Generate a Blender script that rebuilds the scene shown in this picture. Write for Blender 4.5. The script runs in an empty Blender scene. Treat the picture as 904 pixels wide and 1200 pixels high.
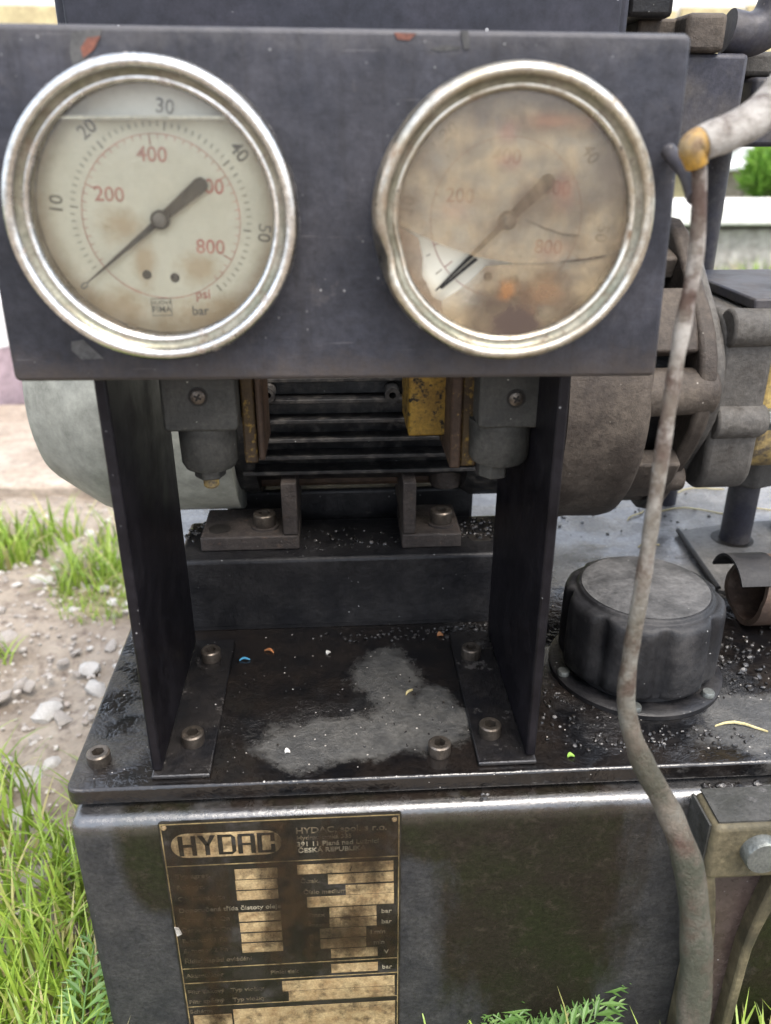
import bpy, bmesh, math, random
from mathutils import Vector, Matrix, noise
R = math.radians
random.seed(7)
S = bpy.context.scene
COL = S.collection

# ------------------------------------------------------------------ camera, sky, sun, exposure
F = 972.0; HD = 0.24; CZ = HD + 0.325
PITCH, YAW, ROLL = R(24.8), R(3.4), R(0.0)
cam = bpy.data.cameras.new("camera"); camo = bpy.data.objects.new("camera", cam); COL.objects.link(camo)
camo.location = (0, 0, CZ)
camo.rotation_euler = (math.pi / 2 - PITCH, ROLL, -YAW)
cam.sensor_fit = 'HORIZONTAL'; cam.sensor_width = 36; cam.lens = 36 * F / 904
cam.clip_start = 0.01; cam.clip_end = 400
cam.dof.use_dof = True; cam.dof.focus_distance = 0.50; cam.dof.aperture_fstop = 10.5
S.camera = camo
W = bpy.data.worlds.new("World"); S.world = W; W.use_nodes = True
nt = W.node_tree
sky = nt.nodes.new('ShaderNodeTexSky'); sky.sky_type = 'NISHITA'; sky.sun_disc = False
SUN_EL, SUN_AZ = R(64), R(150)      # azimuth from +Y clockwise: behind the camera, to its right
sky.sun_elevation = SUN_EL; sky.sun_rotation = SUN_AZ
sky.air_density = 1.0; sky.dust_density = 6.0; sky.ozone_density = 1.0
cl = nt.nodes.new('ShaderNodeMix'); cl.data_type = 'RGBA'; cl.inputs[0].default_value = .55      # even overcast layer over the clear sky
cl.inputs[7].default_value = (6.2, 6.8, 7.8, 1)
nt.links.new(sky.outputs[0], cl.inputs[6]); nt.links.new(cl.outputs[2], nt.nodes['Background'].inputs[0])
nt.nodes['Background'].inputs[1].default_value = 0.15
sun = bpy.data.lights.new("sun", 'SUN'); sun.energy = 1.5; sun.angle = R(30); sun.color = (1, .95, .88)
suno = bpy.data.objects.new("sun", sun); COL.objects.link(suno)
sd = Vector((math.sin(SUN_AZ) * math.cos(SUN_EL), math.cos(SUN_AZ) * math.cos(SUN_EL), math.sin(SUN_EL)))
suno.rotation_euler = sd.to_track_quat('Z', 'Y').to_euler(); suno.location = (0, 0, 5)
S.view_settings.view_transform = 'Standard'; S.view_settings.look = 'None'
S.view_settings.gamma = 1; S.view_settings.use_curve_mapping = False
S.view_settings.exposure = 1.7

# ------------------------------------------------------------------ pixel -> point helpers (photo 904 x 1200)
def _rz(v): c, s = math.cos(-YAW), math.sin(-YAW); return Vector((c*v[0]-s*v[1], s*v[0]+c*v[1], v[2]))
_f = _rz((0, math.cos(PITCH), -math.sin(PITCH))); _u = _rz((0, math.sin(PITCH), math.cos(PITCH))); _r = _rz((1, 0, 0))
_C = Vector((0, 0, CZ))
def ray(px, py): return _f + _r*((px-452)/F) - _u*((py-600)/F)
def atZ(px, py, z): d = ray(px, py); return _C + d*((z-CZ)/d.z)
def atY(px, py, y): d = ray(px, py); return _C + d*(y/d.y)

# ------------------------------------------------------------------ materials
def new_mat(name):
    m = bpy.data.materials.new(name); m.use_nodes = True
    n = m.node_tree.nodes; l = m.node_tree.links
    return m, n, l, n['Principled BSDF']
def N(n, t, **k):
    x = n.new('ShaderNode' + t)
    for a, v in k.items(): setattr(x, a, v)
    return x
def ramp(n, l, src, p0, p1, c0=(0,0,0,1), c1=(1,1,1,1)):
    r = N(n, 'ValToRGB'); r.color_ramp.elements[0].position = p0; r.color_ramp.elements[1].position = p1
    r.color_ramp.elements[0].color = c0; r.color_ramp.elements[1].color = c1
    l.new(src, r.inputs[0]); return r.outputs[0]
def mixc(n, l, fac, a, b, mode='MIX'):
    m = N(n, 'Mix', data_type='RGBA', blend_type=mode)
    if hasattr(fac, 'links'): l.new(fac, m.inputs[0])
    else: m.inputs[0].default_value = fac
    for i, v in ((6, a), (7, b)):
        if hasattr(v, 'links'): l.new(v, m.inputs[i])
        else: m.inputs[i].default_value = (*v[:3], 1)
    return m.outputs[2]
def math_(n, l, op, a, b=None, c=None, clamp=False):
    m = N(n, 'Math', operation=op, use_clamp=clamp)
    for i, v in enumerate((a, b, c)):
        if v is None: continue
        if hasattr(v, 'links'): l.new(v, m.inputs[i])
        else: m.inputs[i].default_value = v
    return m.outputs[0]
def noise_(n, l, co, scale, detail=6, rough=.6, dist=0):
    t = N(n, 'TexNoise'); t.inputs['Scale'].default_value = scale; t.inputs['Detail'].default_value = detail
    t.inputs['Roughness'].default_value = rough; t.inputs['Distortion'].default_value = dist
    l.new(co, t.inputs['Vector']); return t.outputs['Fac']
def objco(n): return N(n, 'TexCoord').outputs['Object']
def bump_(n, l, h, strength, dist, prev=None):
    b = N(n, 'Bump'); b.inputs['Strength'].default_value = strength; b.inputs['Distance'].default_value = dist
    l.new(h, b.inputs['Height'])
    if prev is not None: l.new(prev, b.inputs['Normal'])
    return b.outputs[0]

def grime(name, c1, c2, scale=40, split=(.4, .65), rough=(.35, .6), metal=0, bump=(300, .25, .0006), c3=None, c3scale=120, c3split=(.62, .72),
          speck=None, speckscale=700, specthr=.8, spec=.22, metal3=0, blotr=(.78,1.15)):
    m, n, l, p = new_mat(name); co = objco(n)
    f1 = ramp(n, l, noise_(n, l, co, scale), *split)
    col = mixc(n, l, f1, c1, c2)
    r = math_(n, l, 'MULTIPLY_ADD', f1, rough[1]-rough[0], rough[0])
    fine = ramp(n, l, noise_(n, l, co, scale*7, 6, .75), .3, .7, (.62,.62,.62,1), (1.3,1.3,1.3,1))
    col = mixc(n, l, 1.0, col, fine, 'MULTIPLY')
    blot = ramp(n, l, noise_(n, l, co, scale*.35, 4, .6), .35, .65, (blotr[0],)*3 + (1,), (blotr[1],)*3 + (1,))
    col = mixc(n, l, 1.0, col, blot, 'MULTIPLY')
    if metal: p.inputs['Metallic'].default_value = metal
    if c3:
        f3 = ramp(n, l, noise_(n, l, co, c3scale, 8, .7), *c3split)
        col = mixc(n, l, f3, col, c3)
        r = math_(n, l, 'MAXIMUM', r, math_(n, l, 'MULTIPLY', f3, .8))
        if metal: l.new(math_(n, l, 'MULTIPLY_ADD', f3, metal3-metal, metal), p.inputs['Metallic'])
    if speck:
        v = N(n, 'TexVoronoi'); v.inputs['Scale'].default_value = speckscale; l.new(co, v.inputs['Vector'])
        big = ramp(n, l, noise_(n, l, co, speckscale*.12, 3), .5, .65)
        sel = N(n, 'SeparateColor'); l.new(v.outputs['Color'], sel.inputs[0])
        s = math_(n, l, 'MULTIPLY', math_(n, l, 'LESS_THAN', v.outputs['Distance'], math_(n, l, 'MULTIPLY', sel.outputs[1], .24)), math_(n, l, 'GREATER_THAN', sel.outputs[0], specthr))
        s = math_(n, l, 'MULTIPLY', s, big)
        col = mixc(n, l, s, col, speck); r = math_(n, l, 'MAXIMUM', r, math_(n, l, 'MULTIPLY', s, .8))
    l.new(col, p.inputs['Base Color']); l.new(r, p.inputs['Roughness'])
    p.inputs['Specular IOR Level'].default_value = spec
    if bump:
        h = noise_(n, l, co, bump[0], 6, .7)
        l.new(bump_(n, l, h, min(1, bump[1]*1.3), bump[2]*1.1), p.inputs['Normal'])
    return m

M = {}
M['panel'] = grime('panel_paint', (.020,.021,.027), (.036,.036,.043), 28, rough=(.42,.62), bump=(520,.35,.0006), c3=(.06,.056,.058), c3scale=60, c3split=(.6,.8), speck=(.2,.2,.2), speckscale=500, specthr=.9, blotr=(.6,1.35))
M['leg'] = grime('bracket_paint', (.0045,.004,.0055), (.010,.009,.011), 30, rough=(.32,.5), bump=(420,.25,.0005), c3=(.07,.055,.045), c3scale=45, c3split=(.68,.85), speck=(.4,.4,.4), speckscale=420, specthr=.86, spec=.14)
M['wetsteel'] = grime('wet_black_steel', (.006,.006,.007), (.016,.014,.013), 35, rough=(.12,.3), bump=(260,.55,.0012), c3=(.07,.065,.06), c3scale=60, c3split=(.58,.7), speck=(.35,.35,.34), speckscale=450, specthr=.85, spec=.6)
M['blacksteel'] = grime('black_steel', (.007,.007,.008), (.018,.017,.017), 35, rough=(.28,.5), bump=(260,.4,.001), c3=(.09,.08,.07), c3scale=90, c3split=(.66,.8), speck=(.35,.35,.34), speckscale=450, specthr=.85)
M['cabinet'] = grime('cabinet_paint', (.018,.019,.026), (.027,.027,.036), 20, rough=(.45,.6), bump=(300,.15,.0004), speck=(.4,.4,.4), speckscale=200, specthr=.93)
M['chrome'] = grime('bezel_steel', (.66,.65,.62), (.50,.47,.42), 45, rough=(.12,.32), metal=1, bump=(150,.25,.0005), c3=(.16,.10,.06), c3scale=110, c3split=(.56,.72), speck=(.08,.06,.045), speckscale=380, specthr=.72, metal3=.1)
M['brass'] = grime('tarnished_bezel', (.55,.52,.45), (.34,.29,.21), 40, rough=(.26,.5), metal=1, bump=(140,.3,.0006), c3=(.15,.10,.06), c3scale=90, c3split=(.5,.7), speck=(.05,.04,.03), speckscale=350, specthr=.7, metal3=.1)
M['groove'] = grime('bezel_groove_reflection', (.17,.165,.12), (.26,.24,.19), 50, rough=(.3,.5), metal=.7, bump=(150,.3,.0006), c3=(.09,.06,.04), c3scale=110, c3split=(.52,.7), metal3=.05)  # dark olive reflection painted into the groove colour, with some brown grime
M['screw'] = grime('oily_screw', (.14,.12,.10), (.07,.06,.05), 180, rough=(.3,.5), metal=.8, bump=(700,.3,.0004), c3=(.05,.035,.025), c3scale=260, c3split=(.55,.7))
M['socket'] = grime('socket_dark', (.012,.010,.009), (.02,.018,.015), 200, rough=(.5,.7), bump=None)
M['motorfin'] = grime('motor_fin_paint', (.008,.008,.009), (.02,.02,.02), 50, rough=(.35,.6), bump=(300,.4,.0008), c3=(.06,.055,.05), c3scale=110, c3split=(.48,.7), speck=(.3,.3,.3), speckscale=350, specthr=.88)
M['fancover'] = grime('fan_cover_paint', (.235,.24,.21), (.215,.218,.186), 9, rough=(.4,.6), bump=(120,.1,.0006), c3=(.07,.058,.04), c3scale=34, c3split=(.64,.74), speck=(.06,.05,.04), speckscale=150, specthr=.8)
M['cast'] = grime('cast_housing', (.040,.032,.026), (.078,.064,.051), 26, rough=(.55,.75), bump=(240,.55,.0014), c3=(.02,.016,.013), c3scale=70, c3split=(.56,.72), speck=(.32,.3,.26), speckscale=420, specthr=.85)
M['castgrey'] = grime('cast_pump_grey', (.055,.051,.046), (.09,.084,.075), 30, rough=(.5,.7), bump=(260,.5,.0012), c3=(.03,.026,.022), c3scale=60, c3split=(.5,.7))
M['pumpyellow'] = grime('pump_ochre', (.32,.23,.08), (.16,.12,.06), 40, rough=(.5,.7), bump=(200,.4,.001), c3=(.06,.05,.04), c3scale=60, c3split=(.5,.65))
M['darkpipe'] = grime('pipe_paint', (.028,.028,.036), (.055,.050,.048), 40, rough=(.4,.6), bump=(200,.3,.0006), speck=(.3,.28,.25), speckscale=300, specthr=.85)
M['plug'] = grime('plug_plastic', (.032,.032,.029), (.052,.050,.044), 60, rough=(.5,.7), bump=(500,.4,.0005), c3=(.075,.068,.055), c3scale=150, c3split=(.62,.8), speck=(.35,.34,.3), speckscale=420, specthr=.88)
M['yellow'] = grime('yellow_block', (.19,.115,.014), (.12,.068,.012), 60, rough=(.45,.65), bump=(300,.4,.0008), c3=(.012,.010,.007), c3scale=190, c3split=(.50,.60))
M['goldgrime'] = grime('gold_grime', (.045,.028,.010), (.025,.016,.010), 60, rough=(.5,.7), bump=(300,.4,.0008), c3=(.15,.095,.02), c3scale=260, c3split=(.54,.64))
M['rustbrown'] = grime('rusty_brown', (.045,.027,.017), (.026,.017,.012), 60, rough=(.55,.75), bump=(300,.5,.001), c3=(.25,.16,.05), c3scale=160, c3split=(.6,.75))
M['stubbrown'] = grime('stub_brown', (.075,.048,.034), (.04,.028,.022), 40, rough=(.45,.65), bump=(200,.4,.001), c3=(.12,.09,.07), c3scale=60, c3split=(.55,.75))
M['foot'] = grime('rusty_foot', (.048,.040,.035), (.028,.023,.021), 60, rough=(.5,.7), bump=(380,.6,.0012), c3=(.10,.062,.042), c3scale=220, c3split=(.58,.75), speck=(.4,.37,.33), speckscale=600, specthr=.8)
M['cap'] = grime('cap_plastic', (.010,.010,.011), (.019,.019,.020), 30, rough=(.35,.55), bump=(350,.4,.0008), c3=(.045,.043,.042), c3scale=32, c3split=(.5,.75), speck=(.3,.3,.29), speckscale=420, specthr=.87)
M['captop'] = grime('cap_top_dust', (.035,.035,.035), (.095,.093,.091), 38, split=(.34,.66), rough=(.45,.85), bump=(300,.5,.001), speck=(.4,.4,.38), speckscale=420, specthr=.87)
M['rubber'] = grime('rubber', (.012,.012,.013), (.025,.024,.024), 60, rough=(.5,.7), bump=(300,.3,.0006))
M['plate_grey'] = grime('dusty_plate', (.085,.083,.08), (.14,.135,.125), 24, rough=(.4,.7), bump=(300,.5,.001), c3=(.07,.06,.05), c3scale=70, c3split=(.58,.7))
M['level'] = grime('level_frame', (.10,.085,.052), (.055,.046,.028), 50, rough=(.5,.7), bump=(260,.4,.001), c3=(.035,.032,.02), c3scale=55, c3split=(.45,.68))
M['levelside'] = grime('level_head_dirt', (.028,.028,.024), (.05,.049,.046), 40, rough=(.35,.6), bump=(260,.5,.0012), c3=(.16,.15,.15), c3scale=60, c3split=(.6,.75))
M['levelglass'] = grime('level_window', (.045,.033,.029), (.062,.047,.042), 50, rough=(.18,.4), bump=(200,.15,.0005), speck=(.5,.5,.5), speckscale=500, specthr=.9)
M['zincbolt'] = grime('zinc_bolt', (.16,.17,.16), (.10,.105,.10), 90, rough=(.35,.55), metal=.6, bump=(300,.4,.0008))
M['needle'] = grime('needle_black', (.012,.012,.013), (.02,.018,.016), 200, rough=(.4,.5), bump=None)
M['hub'] = grime('needle_hub', (.16,.155,.15), (.1,.095,.09), 300, rough=(.4,.5), bump=None)
M['printblack'] = grime('print_black', (.08,.08,.076), (.24,.235,.20), 160, rough=(.6,.7), bump=None)
M['printred'] = grime('print_red', (.46,.17,.15), (.52,.34,.28), 160, rough=(.6,.7), bump=None)
M['printfaded'] = grime('print_faded', (.30,.26,.19), (.42,.37,.28), 140, rough=(.6,.7), bump=None)
M['printredfaded'] = grime('print_red_faded', (.42,.20,.16), (.46,.32,.25), 140, rough=(.6,.7), bump=None)
M['plateblack'] = grime('nameplate_black', (.009,.008,.0055), (.019,.016,.012), 60, rough=(.4,.6), bump=(500,.3,.0004), c3=(.055,.05,.05), c3scale=40, c3split=(.55,.75))
M['plategold'] = grime('nameplate_gold', (.30,.225,.12), (.19,.125,.06), 110, rough=(.45,.65), bump=(600,.3,.0003), c3=(.045,.03,.016), c3scale=75, c3split=(.48,.66), speck=(.5,.46,.36), speckscale=600, specthr=.8)
M['plateline'] = grime('nameplate_line', (.19,.145,.07), (.09,.065,.032), 160, rough=(.45,.65), bump=None, c3=(.05,.035,.02), c3scale=150, c3split=(.6,.7))
M['platetext'] = grime('nameplate_text', (.10,.08,.05), (.05,.04,.025), 130, rough=(.5,.65), bump=None, c3=(.022,.018,.013), c3scale=70, c3split=(.48,.6))
M['platetext_clear'] = grime('nameplate_text_clear', (.20,.18,.13), (.11,.09,.06), 130, rough=(.5,.65), bump=None)
M['straw'] = grime('straw', (.42,.36,.19), (.30,.25,.12), 90, rough=(.6,.7), bump=None)
M['leafbit'] = grime('leaf_bit', (.34,.13,.05), (.42,.24,.12), 150, rough=(.5,.7), bump=None)
M['greenbit'] = grime('green_bit', (.25,.42,.08), (.2,.34,.06), 150, rough=(.5,.7), bump=None)
M['whitebit'] = grime('white_bit', (.6,.58,.53), (.45,.43,.38), 150, rough=(.6,.7), bump=None)
M['bluebit'] = grime('blue_bit', (.08,.30,.45), (.06,.22,.4), 150, rough=(.4,.5), bump=None)
M['crumb'] = grime('oily_crumb', (.010,.009,.008), (.025,.022,.02), 150, rough=(.12,.35), bump=(500,.4,.0008), spec=.6)
M['stone'] = grime('stone', (.30,.27,.24), (.40,.37,.33), 30, rough=(.75,.9), bump=(150,.5,.002), c3=(.20,.16,.13), c3scale=25, c3split=(.5,.7))
M['stone2'] = grime('stone_brown', (.21,.165,.13), (.28,.23,.19), 30, rough=(.75,.9), bump=(150,.5,.002))
M['stone3'] = grime('stone_pale', (.50,.48,.45), (.42,.39,.35), 30, rough=(.7,.9), bump=(150,.5,.002))
M['concrete'] = grime('concrete', (.26,.21,.165), (.33,.28,.23), 9, rough=(.8,.9), bump=(60,.6,.006), c3=(.27,.22,.17), c3scale=12, c3split=(.58,.75))
M['concretewall'] = grime('wall_concrete', (.30,.275,.25), (.40,.37,.34), 4, rough=(.8,.9), bump=(30,.7,.012), c3=(.17,.15,.13), c3scale=9, c3split=(.52,.7))
M['slab'] = grime('pale_slab', (.62,.60,.57), (.70,.68,.65), 3, rough=(.7,.85), bump=(30,.3,.006))
M['wood'] = grime('weathered_wood', (.28,.24,.19), (.20,.17,.135), 7, rough=(.7,.85), bump=(40,.5,.004))
M['wood2'] = grime('yellow_wood', (.46,.38,.22), (.36,.29,.17), 7, rough=(.7,.85), bump=(40,.5,.004))
M['whiteplastic'] = grime('white_plastic', (.75,.74,.74), (.66,.65,.66), 6, rough=(.4,.55), bump=(20,.3,.01))
M['pinkplastic'] = grime('pink_plastic', (.36,.28,.30), (.32,.25,.275), 6, rough=(.4,.55), bump=(20,.1,.004))
M['bark'] = grime('bark', (.10,.075,.05), (.16,.12,.085), 25, rough=(.8,.9), bump=(60,.6,.004))

def panel_mat():
    m = M['panel']; n = m.node_tree.nodes; l = m.node_tree.links; p = n['Principled BSDF']; co = objco(n)
    src = p.inputs['Base Color'].links[0].from_socket
    mp = N(n, 'Mapping'); mp.inputs['Scale'].default_value = (1, 1, .08); l.new(co, mp.inputs['Vector'])
    run = math_(n, l, 'MULTIPLY', ramp(n, l, noise_(n, l, mp.outputs[0], 130, 5, .6), .56, .72), .5)
    col = mixc(n, l, run, src, (.012,.011,.011))
    mp2 = N(n, 'Mapping'); mp2.inputs['Rotation'].default_value = (0, .6, 0); mp2.inputs['Scale'].default_value = (.05, 1, 1); l.new(co, mp2.inputs['Vector'])
    scr = math_(n, l, 'MULTIPLY', ramp(n, l, noise_(n, l, mp2.outputs[0], 520, 2, .5), .71, .75), .45)
    col = mixc(n, l, scr, col, (.11,.105,.11))
    s = N(n, 'SeparateXYZ'); l.new(co, s.inputs[0])
    zz = s.outputs[2]                      # metres above the lid
    w = math_(n, l, 'MULTIPLY', math_(n, l, 'SUBTRACT', noise_(n, l, co, 90, 7, .75), .5), .030)
    low = ramp(n, l, math_(n, l, 'ADD', zz, w), .2265, .240, (1,1,1,1), (0,0,0,1))
    col = mixc(n, l, math_(n, l, 'MULTIPLY', low, .7), col, (.050,.040,.033))
    top = ramp(n, l, math_(n, l, 'ADD', zz, w), .350, .3585)
    col = mixc(n, l, math_(n, l, 'MULTIPLY', top, .6), col, (.075,.072,.074))
    l.new(col, p.inputs['Base Color'])
panel_mat()
def cable_mat():
    m, n, l, p = new_mat('corroded_cable'); co = objco(n)
    a = ramp(n, l, noise_(n, l, co, 38, 6, .7), .42, .58)
    col = mixc(n, l, a, (.13,.108,.083), (.055,.027,.016))
    s = N(n, 'SeparateXYZ'); l.new(co, s.inputs[0])
    b = ramp(n, l, math_(n, l, 'MULTIPLY_ADD', s.outputs[2], .30, noise_(n, l, co, 60, 6, .7)), .50, .68)
    col = mixc(n, l, b, col, (.36,.335,.30))
    moss = math_(n, l, 'MULTIPLY', ramp(n, l, math_(n, l, 'ADD', s.outputs[2], .25), .20, .46, (1,1,1,1), (0,0,0,1)), ramp(n, l, noise_(n, l, co, 30, 6, .7), .36, .55))
    col = mixc(n, l, moss, col, (.030,.032,.017))
    l.new(col, p.inputs['Base Color']); p.inputs['Roughness'].default_value = .6
    l.new(bump_(n, l, noise_(n, l, co, 200, 8, .75), .9, .004), p.inputs['Normal'])
    return m
M['cable'] = cable_mat()
M['cableyellow'] = grime('cable_yellow', (.34,.19,.03), (.24,.18,.10), 110, rough=(.4,.6), bump=(200,.4,.001), c3=(.13,.085,.05), c3scale=130, c3split=(.5,.62))

def blob(n, l, x, y, cx, cy, rx, ry):
    dx = math_(n, l, 'DIVIDE', math_(n, l, 'SUBTRACT', x, cx), rx); dy = math_(n, l, 'DIVIDE', math_(n, l, 'SUBTRACT', y, cy), ry)
    return math_(n, l, 'SUBTRACT', 1.0, math_(n, l, 'SQRT', math_(n, l, 'ADD', math_(n, l, 'MULTIPLY', dx, dx), math_(n, l, 'MULTIPLY', dy, dy))))
def maxn(n, l, xs):
    r = xs[0]
    for q in xs[1:]: r = math_(n, l, 'MAXIMUM', r, q)
    return r
def glass_mat(name, dirt, c1, c2, scale, gloss=.12, stains=()):
    m, n, l, p = new_mat(name); co = objco(n)
    out = n['Material Output']
    tr = N(n, 'BsdfTransparent'); gl = N(n, 'BsdfGlossy'); gl.inputs['Roughness'].default_value = .12
    p.inputs['Roughness'].default_value = .55
    f = noise_(n, l, co, scale, 8, .7)
    col = mixc(n, l, ramp(n, l, noise_(n, l, co, scale*.6, 6), .4, .6), c1, c2)
    d = math_(n, l, 'MULTIPLY_ADD', ramp(n, l, f, .35, .75), dirt[1]-dirt[0], dirt[0])
    sp = N(n, 'SeparateXYZ'); l.new(co, sp.inputs[0])
    w = math_(n, l, 'MULTIPLY', math_(n, l, 'SUBTRACT', noise_(n, l, co, 110, 8, .72), .5), 1.5)
    for cx, cz, rx, rz, cc, dens in stains:
        k = ramp(n, l, math_(n, l, 'ADD', blob(n, l, sp.outputs[0], sp.outputs[2], cx, cz, rx, rz), w), .0, .7)
        k = math_(n, l, 'MULTIPLY', k, dens)
        col = mixc(n, l, k, col, cc); d = math_(n, l, 'MAXIMUM', d, k)
    if stains:
        dk = ramp(n, l, noise_(n, l, co, 260, 5, .8), .66, .74); dk2 = ramp(n, l, noise_(n, l, co, 45, 7, .7), .52, .7)
        dk = math_(n, l, 'MULTIPLY', math_(n, l, 'MAXIMUM', dk, math_(n, l, 'MULTIPLY', dk2, .45)), .8)
        col = mixc(n, l, dk, col, (.03,.02,.013)); d = math_(n, l, 'MAXIMUM', d, dk)
    l.new(col, p.inputs['Base Color'])
    m1 = N(n, 'MixShader'); l.new(d, m1.inputs[0]); l.new(tr.outputs[0], m1.inputs[1]); l.new(p.outputs[0], m1.inputs[2])
    fr = N(n, 'Fresnel'); fr.inputs[0].default_value = 1.45
    m2 = N(n, 'MixShader'); l.new(math_(n, l, 'MULTIPLY', fr.outputs[0], gloss*8, clamp=True), m2.inputs[0])
    l.new(m1.outputs[0], m2.inputs[1]); l.new(gl.outputs[0], m2.inputs[2]); l.new(m2.outputs[0], out.inputs[0])
    return m
M['glassclean'] = glass_mat('gauge_glass', (.0,.10), (.5,.46,.36), (.35,.3,.2), 90)
M['glassdirty'] = glass_mat('gauge_glass_dirty', (.16,.72), (.29,.215,.12), (.13,.087,.047), 85, stains=[
    ((455-442)*.000128, -(800-480)*.000128, .021, .019, (.030,.014,.008), .97), ((560-442)*.000128, -(700-480)*.000128, .014, .010, (.13,.065,.026), .75),
    ((440-442)*.000128, -(690-480)*.000128, .006, .006, (.25,.10,.02), .7), ((560-442)*.000128, -(205-480)*.000128, .018, .004, (.24,.10,.05), .55), ((405-442)*.000128, -(235-480)*.000128, .006, .006, (.17,.05,.045), .5),
    ((420-442)*.000128, -(315-480)*.000128, .008, .004, (.19,.07,.06), .4), ((595-442)*.000128, -(400-480)*.000128, .006, .009, (.20,.075,.05), .55), ((260-442)*.000128, -(450-480)*.000128, .011, .006, (.21,.09,.075), .35),
    ((570-442)*.000128, -(575-480)*.000128, .009, .006, (.20,.08,.06), .4), ((540-442)*.000128, -(130-480)*.000128, .04, .008, (.12,.105,.09), .5), ((740-442)*.000128, -(330-480)*.000128, .012, .02, (.13,.115,.095), .5)])
M['glassfallen'] = glass_mat('gauge_glass_stained', (.3,.7), (.17,.11,.06), (.10,.065,.036), 70)
def smear_mat():
    m, n, l, p = new_mat('oil_smear'); co = objco(n); out = n['Material Output']
    mp = N(n, 'Mapping'); mp.inputs['Scale'].default_value = (1, 1, .35); l.new(co, mp.inputs['Vector'])
    sp = N(n, 'SeparateXYZ'); l.new(co, sp.inputs[0])
    w = math_(n, l, 'MULTIPLY', math_(n, l, 'SUBTRACT', noise_(n, l, mp.outputs[0], 55, 8, .68), .5), 2.4)
    k = maxn(n, l, [blob(n, l, sp.outputs[0], sp.outputs[2], *b) for b in ((-.002,.14,.016,.09),(-.05,.12,.02,.10),(.045,.17,.03,.03),(.03,.10,.05,.03))])
    f = math_(n, l, 'MULTIPLY', ramp(n, l, math_(n, l, 'ADD', k, w), -.1, 1.0), .62)
    l.new(mixc(n, l, ramp(n, l, noise_(n, l, co, 70, 6), .4, .6), (.013,.010,.007), (.034,.021,.011)), p.inputs['Base Color']); p.inputs['Roughness'].default_value = .45; p.inputs['Specular IOR Level'].default_value = .2
    tr = N(n, 'BsdfTransparent'); mx = N(n, 'MixShader'); l.new(f, mx.inputs[0]); l.new(tr.outputs[0], mx.inputs[1]); l.new(p.outputs[0], mx.inputs[2]); l.new(mx.outputs[0], out.inputs[0])
    return m
M['smear'] = smear_mat()
def liquid_mat():
    m, n, l, p = new_mat('glycerine'); out = n['Material Output']
    tr = N(n, 'BsdfTransparent'); tr.inputs[0].default_value = (.996,.99,.955,1)
    l.new(tr.outputs[0], out.inputs[0]); return m
M['liquid'] = liquid_mat()
M['meniscus'] = grime('meniscus', (.66,.63,.48), (.6,.57,.42), 90, rough=(.3,.4), bump=None)

def dial_mat(name, base, stain, stains, strength):
    m, n, l, p = new_mat(name); co = objco(n); s = N(n, 'SeparateXYZ'); l.new(co, s.inputs[0])
    x, z = s.outputs[0], s.outputs[2]
    w = math_(n, l, 'MULTIPLY', math_(n, l, 'SUBTRACT', noise_(n, l, co, 90, 8, .75), .5), 1.6)
    f = math_(n, l, 'ADD', maxn(n, l, [blob(n, l, x, z, *b) for b in stains]), w)
    f = ramp(n, l, f, .05, .75)
    col = mixc(n, l, ramp(n, l, noise_(n, l, co, 40, 5), .4, .7), base, [c*.9 for c in base])
    col = mixc(n, l, math_(n, l, 'MULTIPLY', f, strength), col, stain)
    rad = math_(n, l, 'SQRT', math_(n, l, 'ADD', math_(n, l, 'MULTIPLY', x, x), math_(n, l, 'MULTIPLY', z, z)))
    ed = ramp(n, l, math_(n, l, 'MULTIPLY_ADD', w, .006, math_(n, l, 'MULTIPLY_ADD', z, -.07, rad)), .0385, .0480)
    col = mixc(n, l, math_(n, l, 'MULTIPLY', ed, .8), col, (.22,.14,.06))
    sp = ramp(n, l, noise_(n, l, co, 330, 4, .8), .69, .75)
    col = mixc(n, l, math_(n, l, 'MULTIPLY', sp, .55), col, (.16,.10,.05))
    l.new(col, p.inputs['Base Color']); p.inputs['Roughness'].default_value = .6
    return m
M['dial'] = dial_mat('dial_cream', (.60,.59,.50), (.33,.20,.075), [(-.0155,-.004,.012,.010),(-.008,-.018,.007,.014),(.013,-.021,.012,.009),(.02,-.041,.035,.012),(-.022,-.036,.02,.012)], .6)
M['dialdirty'] = dial_mat('dial_stained', (.80,.76,.62), (.13,.055,.025), [(.001,-.034,.018,.024),(.016,-.027,.014,.012),(.02,.036,.04,.008)], .92)

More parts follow.
